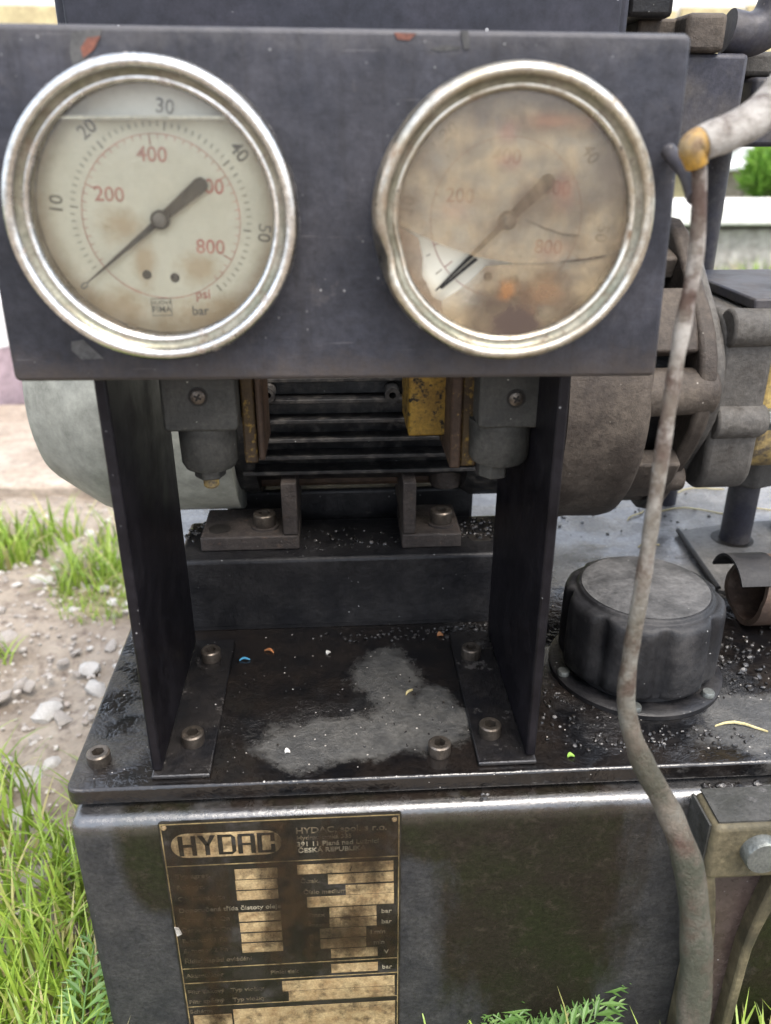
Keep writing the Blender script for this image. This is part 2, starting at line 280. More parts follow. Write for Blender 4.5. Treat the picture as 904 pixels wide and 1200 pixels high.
def deck_mat():
    m, n, l, p = new_mat('oily_deck'); co = objco(n); s = N(n, 'SeparateXYZ'); l.new(co, s.inputs[0])
    x, y = s.outputs[0], s.outputs[1]                       # world metres
    w = math_(n, l, 'MULTIPLY', math_(n, l, 'SUBTRACT', noise_(n, l, co, 26, 9, .7), .5), 2.2)
    dry = maxn(n, l, [blob(n, l, x, y, *b) for b in [(.000,.385,.050,.024),(.028,.435,.024,.050),(.055,.40,.022,.04),(.25,.385,.05,.035),(.25,.70,.6,.155),(-.12,.73,.1,.12),(.30,.60,.10,.08)]])
    dry = ramp(n, l, math_(n, l, 'ADD', dry, w), .0, .32)
    far = ramp(n, l, y, .50, .62)
    ncol = mixc(n, l, ramp(n, l, noise_(n, l, co, 60, 6), .4, .65), (.030,.030,.029), (.060,.058,.053))
    fcol = mixc(n, l, ramp(n, l, noise_(n, l, co, 45, 7), .35, .65), (.10,.098,.098), (.18,.175,.168))
    drycol = mixc(n, l, far, ncol, fcol)
    wet = mixc(n, l, ramp(n, l, noise_(n, l, co, 35, 6), .4, .7), (.0035,.0035,.004), (.011,.0085,.007))
    col = mixc(n, l, dry, wet, drycol)
    v = N(n, 'TexVoronoi'); v.inputs['Scale'].default_value = 330; l.new(co, v.inputs['Vector'])
    sel = N(n, 'SeparateColor'); l.new(v.outputs['Color'], sel.inputs[0])
    sp = math_(n, l, 'MULTIPLY', math_(n, l, 'LESS_THAN', v.outputs['Distance'], math_(n, l, 'MULTIPLY', sel.outputs[1], .22)), math_(n, l, 'GREATER_THAN', sel.outputs[0], .9))
    col = mixc(n, l, sp, col, (.33,.31,.28))
    fine = ramp(n, l, noise_(n, l, co, 330, 6, .75), .3, .7, (.55,.55,.55,1), (1.4,1.4,1.4,1)); col = mixc(n, l, 1.0, col, fine, 'MULTIPLY')
    l.new(col, p.inputs['Base Color'])
    rr = ramp(n, l, noise_(n, l, co, 55, 5), .4, .7, (.05,.05,.05,1), (.20,.20,.20,1))
    rd = mixc(n, l, far, (.55,.55,.55), (.20,.20,.20))
    l.new(mixc(n, l, dry, rr, rd), p.inputs['Roughness'])
    h1 = noise_(n, l, co, 560, 5, .7); h2 = ramp(n, l, noise_(n, l, co, 190, 4, .6), .45, .62)
    b1 = bump_(n, l, math_(n, l, 'MULTIPLY', h1, ramp(n, l, noise_(n, l, co, 16, 5), .47, .62, (.03,.03,.03,1), (1,1,1,1))), .95, .0013)
    l.new(bump_(n, l, h2, .16, .0008, b1), p.inputs['Normal'])
    p.inputs['Specular IOR Level'].default_value = .6
    return m
M['deck'] = deck_mat()
def tank_mat():
    m, n, l, p = new_mat('tank_front'); co = objco(n); s = N(n, 'SeparateXYZ'); l.new(co, s.inputs[0])
    x, z = s.outputs[0], s.outputs[2]
    mp = N(n, 'Mapping'); mp.inputs['Scale'].default_value = (1, 1, .28); l.new(co, mp.inputs['Vector'])
    w = math_(n, l, 'MULTIPLY', math_(n, l, 'SUBTRACT', noise_(n, l, mp.outputs[0], 24, 9, .62), .5), 1.5)
    wet = maxn(n, l, [blob(n, l, x, z, *b) for b in [(.115,.14,.062,.20),(-.035,.10,.06,.17),(-.10,.20,.03,.05),(.06,.215,.12,.03),(.32,.1,.1,.3)]])
    wet = ramp(n, l, math_(n, l, 'ADD', wet, w), .0, .26)
    dryc = mixc(n, l, ramp(n, l, noise_(n, l, co, 55, 7), .35, .65), (.018,.018,.019), (.033,.032,.031))
    wetc = mixc(n, l, ramp(n, l, noise_(n, l, co, 16, 5), .42, .6), (.0125,.0095,.0075), (.0105,.0115,.0055))
    wetc = mixc(n, l, ramp(n, l, noise_(n, l, co, 130, 7), .55, .72), wetc, (.024,.019,.014))
    col = mixc(n, l, wet, dryc, wetc)
    v = N(n, 'TexVoronoi'); v.inputs['Scale'].default_value = 240; l.new(co, v.inputs['Vector'])
    sel = N(n, 'SeparateColor'); l.new(v.outputs['Color'], sel.inputs[0])
    sp = math_(n, l, 'MULTIPLY', math_(n, l, 'LESS_THAN', v.outputs['Distance'], math_(n, l, 'MULTIPLY', sel.outputs[1], .10)), math_(n, l, 'GREATER_THAN', sel.outputs[0], .93))
    col = mixc(n, l, sp, col, (.28,.27,.25))
    fine = ramp(n, l, noise_(n, l, co, 300, 6, .75), .3, .7, (.5,.5,.5,1), (1.5,1.5,1.5,1)); col = mixc(n, l, 1.0, col, fine, 'MULTIPLY')
    l.new(col, p.inputs['Base Color'])
    lip = ramp(n, l, z, .214, .2215)
    lipr = ramp(n, l, noise_(n, l, co, 70, 6, .7), .42, .68, (.07,.07,.07,1), (.5,.5,.5,1))
    l.new(mixc(n, l, lip, mixc(n, l, wet, (.62,.62,.62), (.34,.34,.34)), lipr), p.inputs['Roughness'])
    b = bump_(n, l, math_(n, l, 'MULTIPLY', noise_(n, l, co, 380, 6, .7), math_(n, l, 'SUBTRACT', 1.0, math_(n, l, 'MULTIPLY', lip, .45))), .7, .0008)
    l.new(bump_(n, l, noise_(n, l, co, 40, 3), .3, .002, b), p.inputs['Normal'])
    l.new(math_(n, l, 'MULTIPLY_ADD', lip, 1.1, .2), p.inputs['Specular IOR Level'])
    return m
M['tank'] = tank_mat()
def soil_mat():
    m, n, l, p = new_mat('soil'); co = objco(n); s = N(n, 'SeparateXYZ'); l.new(co, s.inputs[0])
    c = mixc(n, l, ramp(n, l, noise_(n, l, co, 9, 8, .65), .35, .65), (.16,.125,.092), (.31,.265,.21))
    c = mixc(n, l, ramp(n, l, noise_(n, l, co, 60, 6, .7), .5, .7), c, (.09,.065,.05))
    far = ramp(n, l, s.outputs[1], 1.9/10, 2.6/10)   # placeholder scale below
    yy = math_(n, l, 'DIVIDE', s.outputs[1], 10.0)
    far = ramp(n, l, math_(n, l, 'ADD', yy, math_(n, l, 'MULTIPLY', noise_(n, l, co, 2, 4), .08)), .24, .29)
    g = mixc(n, l, noise_(n, l, co, 12, 6), (.06,.10,.02), (.12,.17,.04))
    c = mixc(n, l, far, c, g)
    moss = math_(n, l, 'ADD', blob(n, l, s.outputs[0], s.outputs[1], -.29, .99, .10, .09), math_(n, l, 'MULTIPLY', math_(n, l, 'SUBTRACT', noise_(n, l, co, 25, 6), .5), 1.5))
    c = mixc(n, l, ramp(n, l, moss, .1, .8), c, (.13,.12,.035))
    l.new(c, p.inputs['Base Color']); p.inputs['Roughness'].default_value = .9
    l.new(bump_(n, l, noise_(n, l, co, 90, 8, .7), .8, .008), p.inputs['Normal'])
    return m
M['soil'] = soil_mat()
def leaf_mat(name, c1, c2, c3):
    m, n, l, p = new_mat(name)
    g = N(n, 'NewGeometry'); r = g.outputs['Random Per Island']
    c = mixc(n, l, ramp(n, l, r, .1, .7), c1, c2); c = mixc(n, l, ramp(n, l, r, .80, .9), c, c3)
    l.new(c, p.inputs['Base Color']); p.inputs['Roughness'].default_value = .45
    out = n['Material Output']; t = N(n, 'BsdfTranslucent'); l.new(c, t.inputs[0])
    mx = N(n, 'MixShader'); mx.inputs[0].default_value = .35; l.new(p.outputs[0], mx.inputs[1]); l.new(t.outputs[0], mx.inputs[2]); l.new(mx.outputs[0], out.inputs[0])
    return m
M['grass'] = leaf_mat('grass_blades', (.13,.22,.02), (.26,.36,.05), (.36,.32,.14))
M['weed'] = leaf_mat('weed_leaf', (.07,.15,.03), (.13,.24,.06), (.18,.28,.09))
M['shrub'] = leaf_mat('shrub_leaf', (.10,.22,.03), (.2,.36,.06), (.26,.4,.1))

# ------------------------------------------------------------------ mesh helpers
def bm_(): return bmesh.new()
def box(bm, x0, x1, y0, y1, z0, z1):
    v = [bm.verts.new((x, y, z)) for z in (z0, z1) for y in (y0, y1) for x in (x0, x1)]
    for f in ((0,2,3,1),(4,5,7,6),(0,1,5,4),(2,6,7,3),(0,4,6,2),(1,3,7,5)): bm.faces.new([v[i] for i in f])
    return bm
def frame_of(d):
    d = Vector(d).normalized(); a = Vector((0,0,1)) if abs(d.z) < .9 else Vector((1,0,0))
    u = d.cross(a).normalized(); return u, u.cross(d).normalized()
def tube(bm, pts, rad, seg=16, cap=True, fr=None):
    pts = [Vector(p) for p in pts]; rings = []
    if not hasattr(rad, '__len__'): rad = [rad]*len(pts)
    u = None
    for i, p in enumerate(pts):
        d = (pts[min(i+1, len(pts)-1)] - pts[max(i-1, 0)]).normalized()
        if u is None: u, w = fr or frame_of(d)
        else: u = (u - d*u.dot(d)).normalized()
        w = d.cross(u)
        rings.append([bm.verts.new(p + (u*math.cos(2*math.pi*k/seg) + w*math.sin(2*math.pi*k/seg))*rad[i]) for k in range(seg)])
    for a, b in zip(rings, rings[1:]):
        for k in range(seg): bm.faces.new((a[k], a[(k+1) % seg], b[(k+1) % seg], b[k]))
    if cap: bm.faces.new(rings[0][::-1]); bm.faces.new(rings[-1])
    return bm
def lathe(bm, prof, o=(0,0,0), ax=(0,0,1), seg=48, closed=False, cap=(True, True)):
    """prof: (r, h) along axis"""
    o = Vector(o); ax = Vector(ax).normalized(); u, w = frame_of(ax); rings = []
    for r, h in prof:
        rings.append([bm.verts.new(o + ax*h + (u*math.cos(2*math.pi*k/seg) + w*math.sin(2*math.pi*k/seg))*r) for k in range(seg)])
    pairs = list(zip(rings, rings[1:])) + ([(rings[-1], rings[0])] if closed else [])
    for a, b in pairs:
        for k in range(seg): bm.faces.new((a[k], a[(k+1) % seg], b[(k+1) % seg], b[k]))
    if not closed:
        if cap[0]: bm.faces.new(rings[0][::-1])
        if cap[1]: bm.faces.new(rings[-1])
    return bm
def prism(bm, poly, plane, a, b):
    """poly in 2D; plane 'xz' extruded along y a->b, 'xy' along z, 'yz' along x"""
    def P(p, h): return {'xz': (p[0], h, p[1]), 'xy': (p[0], p[1], h), 'yz': (h, p[0], p[1])}[plane]
    A = [bm.verts.new(P(p, a)) for p in poly]; B = [bm.verts.new(P(p, b)) for p in poly]; k = len(poly)
    bm.faces.new(A); bm.faces.new(B[::-1])
    for i in range(k): bm.faces.new((A[i], B[i], B[(i+1) % k], A[(i+1) % k]))
    return bm
_ico = bmesh.new(); bmesh.ops.create_icosphere(_ico, subdivisions=1, radius=1)
ICO_V = [v.co.copy() for v in _ico.verts]; ICO_F = [[v.index for v in f.verts] for f in _ico.faces]; _ico.free()
def lump(bm, mt):
    vs = [bm.verts.new(mt @ v) for v in ICO_V]
    for f in ICO_F: bm.faces.new([vs[i] for i in f])
def rrect(x0, x1, z0, z1, r, seg=5):
    out = []
    for cx, cz, a0 in ((x1-r, z1-r, 0), (x0+r, z1-r, 90), (x0+r, z0+r, 180), (x1-r, z0+r, 270)):
        for k in range(seg+1):
            a = R(a0 + 90*k/seg); out.append((cx + r*math.cos(a), cz + r*math.sin(a)))
    return out
def hexa(cx, cy, r, a0=0): return [(cx + r*math.cos(R(60*k+a0)), cy + r*math.sin(R(60*k+a0))) for k in range(6)]

WORLD = {}      # world origin of each object (roots are unrotated unless built locally)
def root(name, label, cat, loc, group=None, rot=(0,0,0)):
    o = bpy.data.objects.new(name, None); COL.objects.link(o); o.location = loc; o.rotation_euler = rot
    o.empty_display_size = .02
    o['label'] = label; o['category'] = cat
    if group: o['group'] = group
    WORLD[o.name] = Vector(loc); return o
def obj(name, bm, m, parent=None, local=False, smooth=40, bevel=0, bseg=2):
    bmesh.ops.recalc_face_normals(bm, faces=bm.faces)
    if parent is not None and not local:
        bmesh.ops.translate(bm, verts=bm.verts, vec=-WORLD[parent.name])
    me = bpy.data.meshes.new(name); bm.to_mesh(me); bm.free()
    if smooth:
        for p in me.polygons: p.use_smooth = True
        me.set_sharp_from_angle(angle=R(smooth))
    me.materials.append(M[m])
    o = bpy.data.objects.new(name, me); COL.objects.link(o)
    if parent is not None:
        o.parent = parent; WORLD[o.name] = WORLD[parent.name]
    if bevel:
        b = o.modifiers.new('bevel', 'BEVEL'); b.width = bevel; b.segments = bseg; b.limit_method = 'ANGLE'; b.angle_limit = R(35)
        b.harden_normals = False
    return o
def tag(o, label, cat, group=None, kind=None):
    if label: o['label'] = label
    if cat: o['category'] = cat
    if group: o['group'] = group
    if kind: o['kind'] = kind
    return o
def copy_to(o, parent, loc=None):
    c = o.copy(); COL.objects.link(c); c.parent = parent
    if loc is not None: c.location = loc
    for ch in list(o.children):
        if ch is not c: copy_to(ch, c)
    return c
def text_mesh(items):
    """items: (string, x, z, size, rot, align) laid in the xz plane facing -y -> one bmesh"""
    bm = bm_()
    for s, x, z, size, rot, al, y in items:
        cu = bpy.data.curves.new('t', 'FONT'); cu.body = s; cu.size = size; cu.align_x = al; cu.align_y = 'CENTER'; cu.resolution_u = 3
        cu.extrude = .00012; cu.offset = size*.012
        t = bpy.data.objects.new('t', cu); COL.objects.link(t)
        bpy.context.view_layer.update()
        me = bpy.data.meshes.new_from_object(t.evaluated_get(bpy.context.evaluated_depsgraph_get()))
        mt = Matrix.Translation((x, y, z)) @ Matrix.Rotation(-rot, 4, 'Y') @ Matrix.Rotation(math.pi/2, 4, 'X')
        me.transform(mt); bm.from_mesh(me)
        bpy.data.objects.remove(t); bpy.data.curves.remove(cu); bpy.data.meshes.remove(me)
    return bm

# ------------------------------------------------------------------ ground, path
def gh(x, y):
    if -.19 < x < .66 and .32 < y < .86: return -.004
    v = Vector((x, y, 0))
    h = .016*noise.noise(v*7) + .010*noise.noise(v*19) + .005*noise.noise(v*55)
    return h*(1 if y < 2.2 else .7) - .002
bm = bm_()
xs = [-60,-30,-12,-6,-3,-2,-1.5] + [-1.3 + .02*i for i in range(66)] + [.05*i+.05 for i in range(40)] + [2.2,3,5,12,30,60]
ys = [-60,-20,-6,-2,-1,-.5,-.2,0] + [.02*i+.02 for i in range(100)] + [2.1+.1*i for i in range(25)] + [5,6,8,14,30,60]
grid = [[bm.verts.new((x, y, gh(x, y))) for x in xs] for y in ys]
for a, b in zip(grid, grid[1:]):
    for i in range(len(xs)-1): bm.faces.new((a[i], a[i+1], b[i+1], b[i]))
ground = obj('ground', bm, 'soil', smooth=180); tag(ground, 'bare stony soil with patches of grass', None, kind='structure')
WORLD[ground.name] = Vector((0,0,0))
bm = bm_()
pe = [(-4,1.30)] + [(-4+.1*i, 1.31 + .035*noise.noise(Vector((i*.37,3,0)))) for i in range(1, 60)] + [(2.0,1.3),(2.0,1.78),(-4,1.78)]
prism(bm, pe, 'xy', -.03, .022)
path = obj('path', bm, 'concrete', smooth=30, bevel=.006); tag(path, 'pale worn concrete path running behind the machine', None, kind='structure')

# stones
stone_meshes = []
for k in range(9):
    bm = bm_(); bmesh.ops.create_icosphere(bm, subdivisions=2 if k < 5 else 1, radius=1)
    sx, sy, sz = 1, random.uniform(.65,.95), random.uniform(.45,.7); sd_ = random.random()*50
    for v in bm.verts:
        d = 1 + .38*noise.noise(v.co*1.1 + Vector((sd_,0,0))) + .15*noise.noise(v.co*2.7 + Vector((0,sd_,0)))
        v.co = Vector((v.co.x*sx, v.co.y*sy, v.co.z*sz))*d
    me = bpy.data.meshes.new('stone'); bm.to_mesh(me); bm.free(); me.set_sharp_from_angle(angle=R(28))
    for p in me.polygons: p.use_smooth = True
    me.materials.append(M[random.choice(['stone','stone','stone2','stone3'] if k else ['stone3'])]); stone_meshes.append(me)
def stone_at(x, y, r, me=None):
    o = bpy.data.objects.new('stone', me or random.choice(stone_meshes[:5])); COL.objects.link(o)
    o.location = (x, y, max(gh(x, y), -.003) + r*random.uniform(-.05,.22)); o.scale = (r,)*3
    o.rotation_euler = (random.uniform(-.4,.4), random.uniform(-.4,.4), random.random()*6.3); o.parent = ground
for px, py, w in [(35,915,44),(55,835,40),(160,800,50),(75,845,30),(110,940,46),(20,960,40),(120,860,26),(25,800,30),(165,770,28),(100,690,30),(205,410+300,20),(40,1030,36),(60,1000,30),(130,760,24),(8,745,30)]:
    g = atZ(min(px, 150), py if py > 600 else 700, 0); stone_at(g.x, g.y, w*.5*.0008)
for i in range(280):
    y = random.uniform(.5, 1.25); x = random.uniform(-.75, -.17)
    stone_at(x, y, random.choice([.004,.005,.006,.007,.008,.010,.013]))
for i in range(40):
    stone_at(random.uniform(.2,.9), random.uniform(.88,1.28), random.choice([.008,.01,.014,.018]), stone_meshes[0])
bm = bm_()
for i in range(5200):
    y = random.uniform(.35, 1.29); x = random.uniform(-.9, -.16) if i % 4 else random.uniform(.1, 1.1)
    if y < .86 and x > -.16: y = random.uniform(.88, 1.28)
    r = random.uniform(.0010, .0034)*random.choice((1,1,1.5)); z = max(gh(x, y), -.003) + r*.3
    mt = Matrix.Translation((x, y, z)) @ Matrix.Rotation(random.random()*6, 4, 'Z') @ Matrix.Diagonal((r, r*.8, r*.6, 1))
    lump(bm, mt)
tag(obj('gravel', bm, 'stone', ground), None, None, kind='stuff')

# ------------------------------------------------------------------ grass (stuff) and weeds
def blade(bm, x, y, z, h, w, lean, az, curl=.6):
    d = Vector((math.cos(az), math.sin(az), 0)); s = Vector((-d.y, d.x, 0)); p = Vector((x, y, z)); prev = None
    a = lean
    for k, t in enumerate((0, .3, .6, .85, 1)):
        ww = w*(1 - t**1.8)*.5
        if k: p = p + (d*math.sin(a) + Vector((0,0,math.cos(a))))*h*(t - tp); a += curl*.35
        tp = t
        cur = [bm.verts.new(p - s*ww), bm.verts.new(p + s*ww)] if t < 1 else [bm.verts.new(p)]
        if prev:
            bm.faces.new((prev[0], prev[1], cur[1], cur[0]) if len(cur) == 2 else (prev[0], prev[1], cur[0]))
        prev = cur
bm = bm_()
def patch(cx, cy, rx, ry, n, h, w=.003, exp=.5):
    for i in range(n):
        a = random.random()*6.283; r = random.random()**exp
        x, y = cx + rx*r*math.cos(a), cy + ry*r*math.sin(a)
        if -.16 < x < .62 and .335 < y < .84: continue
        hh = h*random.uniform(.45, 1.1)
        blade(bm, x, y, max(gh(x,y),-.004) - .002, hh, w*random.uniform(.6,1.25), random.uniform(.02,.6), random.random()*6.283, random.uniform(.1,1.1))
patch(-.56, 1.10, .13, .07, 260, .075, .006); patch(-.46, 1.14, .08, .05, 90, .07, .005)
patch(-.35, 1.03, .05, .06, 130, .075, .004); patch(-.30, 1.12, .07, .05, 100, .07, .004)
patch(-.46, .78, .05, .05, 40, .05, .004); patch(-.42, .84, .03, .03, 25, .05, .004)
patch(-.30, .40, .13, .17, 1050, .085, .0036); patch(-.24, .33, .09, .10, 800, .08, .0034); patch(-.38, .58, .10, .08, 260, .09, .0035)
patch(-.21, .53, .035, .10, 150, .085, .003)
patch(-.05, .27, .12, .05, 300, .06, .0032); patch(.12, .27, .12, .05, 260, .05, .003); patch(.06, .312, .10, .018, 60, .088, .0032); patch(-.03, .312, .06, .018, 24, .075, .003); patch(.27, .30, .05, .02, 70, .10, .0032); patch(-.19, .30, .04, .04, 120, .09, .0034); patch(.29, .28, .10, .05, 420, .085, .0034); patch(.40, .30, .1, .05, 200, .09, .0034)
patch(-.29, .99, .10, .09, 900, .018, .0022); patch(-.95, 1.0, .25, .2, 400, .09, .005)
for i in range(9000):
    y = random.uniform(2.0, 3.35); x = random.uniform(-3, 4.5)
    if noise.noise(Vector((x*1.3, y*1.3, 4))) < -.15: continue
    blade(bm, x, y, gh(x,y)-.003, random.uniform(.05,.14), random.uniform(.006,.012), random.uniform(.05,.6), random.random()*6.283)
tag(obj('grass', bm, 'grass', smooth=0), 'bright green grass growing round the tank and behind it', 'grass', kind='stuff')

def sprig(loc, az, lean, ln, label):
    r_ = root('weed', label, 'weed', loc, 'feathery weeds at the foot of the tank')
    bm = bm_(); bs = bm_(); d = Vector((math.cos(az), math.sin(az), 0)); s = Vector((-d.y, d.x, 0)); L = Vector(loc)
    for fr_ in range(4):
        a2 = az + (fr_-1.5)*.9; d = Vector((math.cos(a2), math.sin(a2), 0)); s = Vector((-d.y, d.x, 0)); pts = []; l2 = ln*random.uniform(.75, 1.1); le = lean + random.uniform(-.15,.25)
        for k in range(15):
            t = k/14; a = le + t*1.0
            p = (pts[-1] + (d*math.sin(a) + Vector((0,0,math.cos(a))))*l2/14) if pts else L - Vector((0,0,.004)); pts.append(p)
            if k > 3:
                for sg in (-1, 1):
                    q = l2*.20*(1.15 - 1.0*abs(t-.5))
                    dirv = (s*sg*.8 + d*.5 + Vector((0,0,random.uniform(.1,.4)))).normalized(); nn = dirv.cross(Vector((0,0,1))).normalized()
                    for f0, dd in ((0, dirv*q), (.35, (dirv*.75 + nn*.6)*q*.5), (.35, (dirv*.75 - nn*.6)*q*.5), (.65, (dirv*.8 + nn*.5)*q*.4), (.65, (dirv*.8 - nn*.5)*q*.4)):
                        m0 = p + dirv*q*f0; n2 = dd.cross(Vector((0,0,1))).normalized()*dd.length*.10
                        vs = [bm.verts.new(c) for c in (m0, m0 + dd*.5 + n2 + Vector((0,0,.0005)), m0 + dd, m0 + dd*.5 - n2 + Vector((0,0,.0005)))]; bm.faces.new(vs)
        tube(bs, pts, [.0010]*8 + [.0006]*7, 6)
    obj('stem', bs, 'weed', r_); obj('leaf', bm, 'weed', r_, smooth=0)
for x, y, az, le, ln, lb in [(-.175,.325,.2,.35,.125,'feathery green weed sprig beside the left corner of the tank'),(-.215,.30,.9,.4,.09,'feathery green weed sprig in the grass left of the tank'),
                             (.075,.318,.5,.25,.105,'feathery weed leaf standing against the tank front right of the nameplate'),(.02,.318,2.4,.25,.095,'small feathery weed below the nameplate'),(.135,.318,2.2,.25,.095,'low feathery weed in front of the tank between nameplate and cable')]:
    sprig((x, y, gh(x,y)), az, le, ln, lb)

# ------------------------------------------------------------------ oil tank
tank = root('oil_tank', 'black oily steel oil tank with a flat bolted lid, standing on the ground', 'oil tank', (0,0,0))
TX0, TX1, TY0, TY1 = -.151, .60, .343, .83
bm = bm_(); box(bm, TX0, TX1, TY0, TY1, -.002, .2265)
obj('tank_body', bm, 'tank', tank, bevel=.0065, bseg=6)
bm = bm_(); box(bm, TX0+.008, TX1-.008, TY0+.014, TY1-.01, .2266, .2292); obj('gasket', bm, 'rubber', tank)
bm = bm_(); prism(bm, rrect(-.153, .602, .353, .822, .006), 'xy', .2293, HD); lid = obj('lid', bm, 'deck', tank, bevel=.0015, bseg=3)
def make_screw(parent, x, y, z, r=.0065, h=.0075, rot=0):
    bm = bm_(); lathe(bm, [(r*.96,0),(r,.0006),(r,h-.0008),(r-.0008,h),(r*.62,h)], (x,y,z), seg=28, cap=(True, False))
    # hex socket
    hx = [bm.verts.new((p[0], p[1], z+h)) for p in hexa(x, y, r*.56, rot)]; hb = [bm.verts.new((p[0], p[1], z+h*.35)) for p in hexa(x, y, r*.56, rot)]
    ring = [bm.verts.new((x + r*.62*math.cos(2*math.pi*k/24), y + r*.62*math.sin(2*math.pi*k/24), z+h)) for k in range(24)]
    for k in range(6):
        bm.faces.new((hx[k], hx[(k+1)%6], hb[(k+1)%6], hb[k]))
        for q in range(4):
            pass
    off = int(round(rot/15)) % 24
    for k in range(6):
        i0 = (off + k*4) % 24
        for q in range(4): bm.faces.new((hx[k] if q < 2 else hx[(k+1)%6], ring[(i0+q)%24], ring[(i0+q+1)%24]))
        bm.faces.new((hx[k], ring[(i0+2)%24], hx[(k+1)%6]))
    s = obj('socket_screw', bm, 'screw', parent)
    bm = bm_(); prism(bm, hexa(x, y, r*.55, rot), 'xy', z+h*.3, z+h*.36); obj('socket', bm, 'socket', s)
    return s
for px, py, rt in ((117,893,0),(515,882,15)):
    g = atZ(px, py, HD); make_screw(tank, g.x, g.y, HD, rot=rt)
for x, y in ((.46,.375),(.57,.375),(-.14,.60),(-.14,.80),(.05,.80),(.57,.6)): make_screw(tank, x, y, HD)

# grime crumbs and litter on the lid
BT_ = .296
bm = bm_()
def crumbs(cx, cy, rx, ry, n, r0, r1, zb=HD):
    for i in range(n):
        a = random.random()*6.283; q = random.random()**.6; x, y = cx + rx*q*math.cos(a), cy + ry*q*math.sin(a)
        r = random.uniform(r0, r1)
        mt = Matrix.Translation((x, y, zb + r*.3)) @ Matrix.Rotation(random.random()*6, 4, 'Z') @ Matrix.Rotation(random.random(), 4, 'X') @ Matrix.Diagonal((r, r*random.uniform(.5,.9), r*random.uniform(.4,.8), 1))
        lump(bm, mt)
crumbs(-.10,.60,.035,.04,90,.002,.006); crumbs(.125,.60,.03,.05,120,.002,.006); crumbs(.24,.46,.035,.05,170,.0008,.0026); crumbs(.30,.44,.05,.05,120,.001,.003)
crumbs(.14,.40,.03,.035,90,.0006,.002); crumbs(.19,.375,.05,.012,70,.0006,.002); crumbs(.09,.495,.025,.012,80,.0008,.0025); crumbs(.03,.495,.06,.008,60,.0008,.002)
crumbs(-.05,.42,.05,.06,40,.0004,.001); crumbs(.03,.41,.04,.04,40,.0004,.0013); crumbs(.25,.70,.1,.08,110,.0008,.0025)
crumbs(.10,.548,.02,.018,60,.0008,.003,BT_); crumbs(.0,.535,.05,.02,60,.0006,.002,BT_); crumbs(-.10,.55,.012,.018,40,.001,.003,BT_)
crumbs(.225,.349,.03,.003,26,.0012,.0035,.2262); crumbs(.07,.3495,.012,.002,6,.0012,.0022,.2262)
tag(obj('grime_crumbs', bm, 'crumb', tank), None, None, kind='stuff')
def flake(name, px, py, ln, wd, rot, m, zb=HD, lab=None):
    g = atZ(px, py, zb); bm = bm_()
    n = 6; pts = []
    for k in range(n):
        t = k/(n-1); ln_ = ln; bend = .10*math.sin(t*4.5 + rot)*ln
        pts.append(g + Vector((math.cos(rot)*ln*(t-.5) - math.sin(rot)*bend, math.sin(rot)*ln*(t-.5) + math.cos(rot)*bend, .0010 + .0012*math.sin(t*3.1))))
    s = Vector((-math.sin(rot), math.cos(rot), 0))
    up = Vector((0,0,.0003))
    L = []
    for k, p in enumerate(pts):
        w = wd*math.sin(.35 + 2.4*k/(n-1))*.5
        L.append([bm.verts.new(p - s*w - up*3), bm.verts.new(p + s*w - up*3), bm.verts.new(p + s*w), bm.verts.new(p - s*w)])
    for a, b in zip(L, L[1:]):
        for q in range(4): bm.faces.new((a[q], a[(q+1)%4], b[(q+1)%4], b[q]))
    bm.faces.new(L[0][::-1]); bm.faces.new(L[-1])
    return tag(obj(name, bm, m), lab, name.split('_')[-1] if name != 'litter_scrap' else 'scrap')
flake('dry_leaf', 559,848,.0045,.004,.8,'leafbit', lab='tiny orange leaf scrap beside the front screw of the right bracket foot')
flake('dry_leaf', 516,745,.004,.004,.2,'leafbit', lab='tiny orange leaf scrap near the beam behind the right bracket foot')
flake('dry_leaf', 316,764,.007,.0018,-.4,'leafbit', lab='curled brown leaf scrap on the wet lid near the motor beam')
flake('green_leaf', 669,887,.004,.0025,.2,'greenbit', lab='tiny bright green leaf scrap on the wet lid edge below the filler cap')
flake('blue_scrap', 287,774,.007,.0012,.2,'bluebit', lab='small bright blue plastic scrap on the wet lid by the left foot')
flake('white_scrap', 262,789,.005,.004,.4,'whitebit', lab='small pale chip beside the rear screw of the left bracket foot')
flake('white_scrap', 385,766,.003,.003,.9,'whitebit', lab='tiny white chip on the black lid in front of the motor beam')
flake('white_scrap', 337,882,.003,.003,.3,'whitebit', lab='tiny pale chip on the grey dusty patch of the lid')
for i, (px, py, ln, rt) in enumerate(((868,853,.03,-.15),(480,812,.007,1.0),(820,575,.05,.25),(745,605,.03,.9),(812,600,.06,-.1),(880,598,.04,.1),(760,640,.02,.3))):
    flake('straw_piece', px, py, ln, .0016, rt, 'straw', lab=['pale bent straw on the dry lid right of the filler cap','tiny straw on the lid between the bracket feet','long straw lying behind the bell housing','short straw under the bell housing','thin straw lying left of the upright pipe','straw on the lid behind the upright pipe','short straw just behind the filler cap'][i])

# ------------------------------------------------------------------ nameplate on the tank front
NY = TY0 - .0002
name = root('nameplate', 'stained black and gold nameplate with rows of blank fields on the tank front', 'nameplate', (-.036, NY, .03))
def npx(u, v): g = atY(180 + u*310/904, 950 + v*250/729, NY - .001); return g.x, g.z
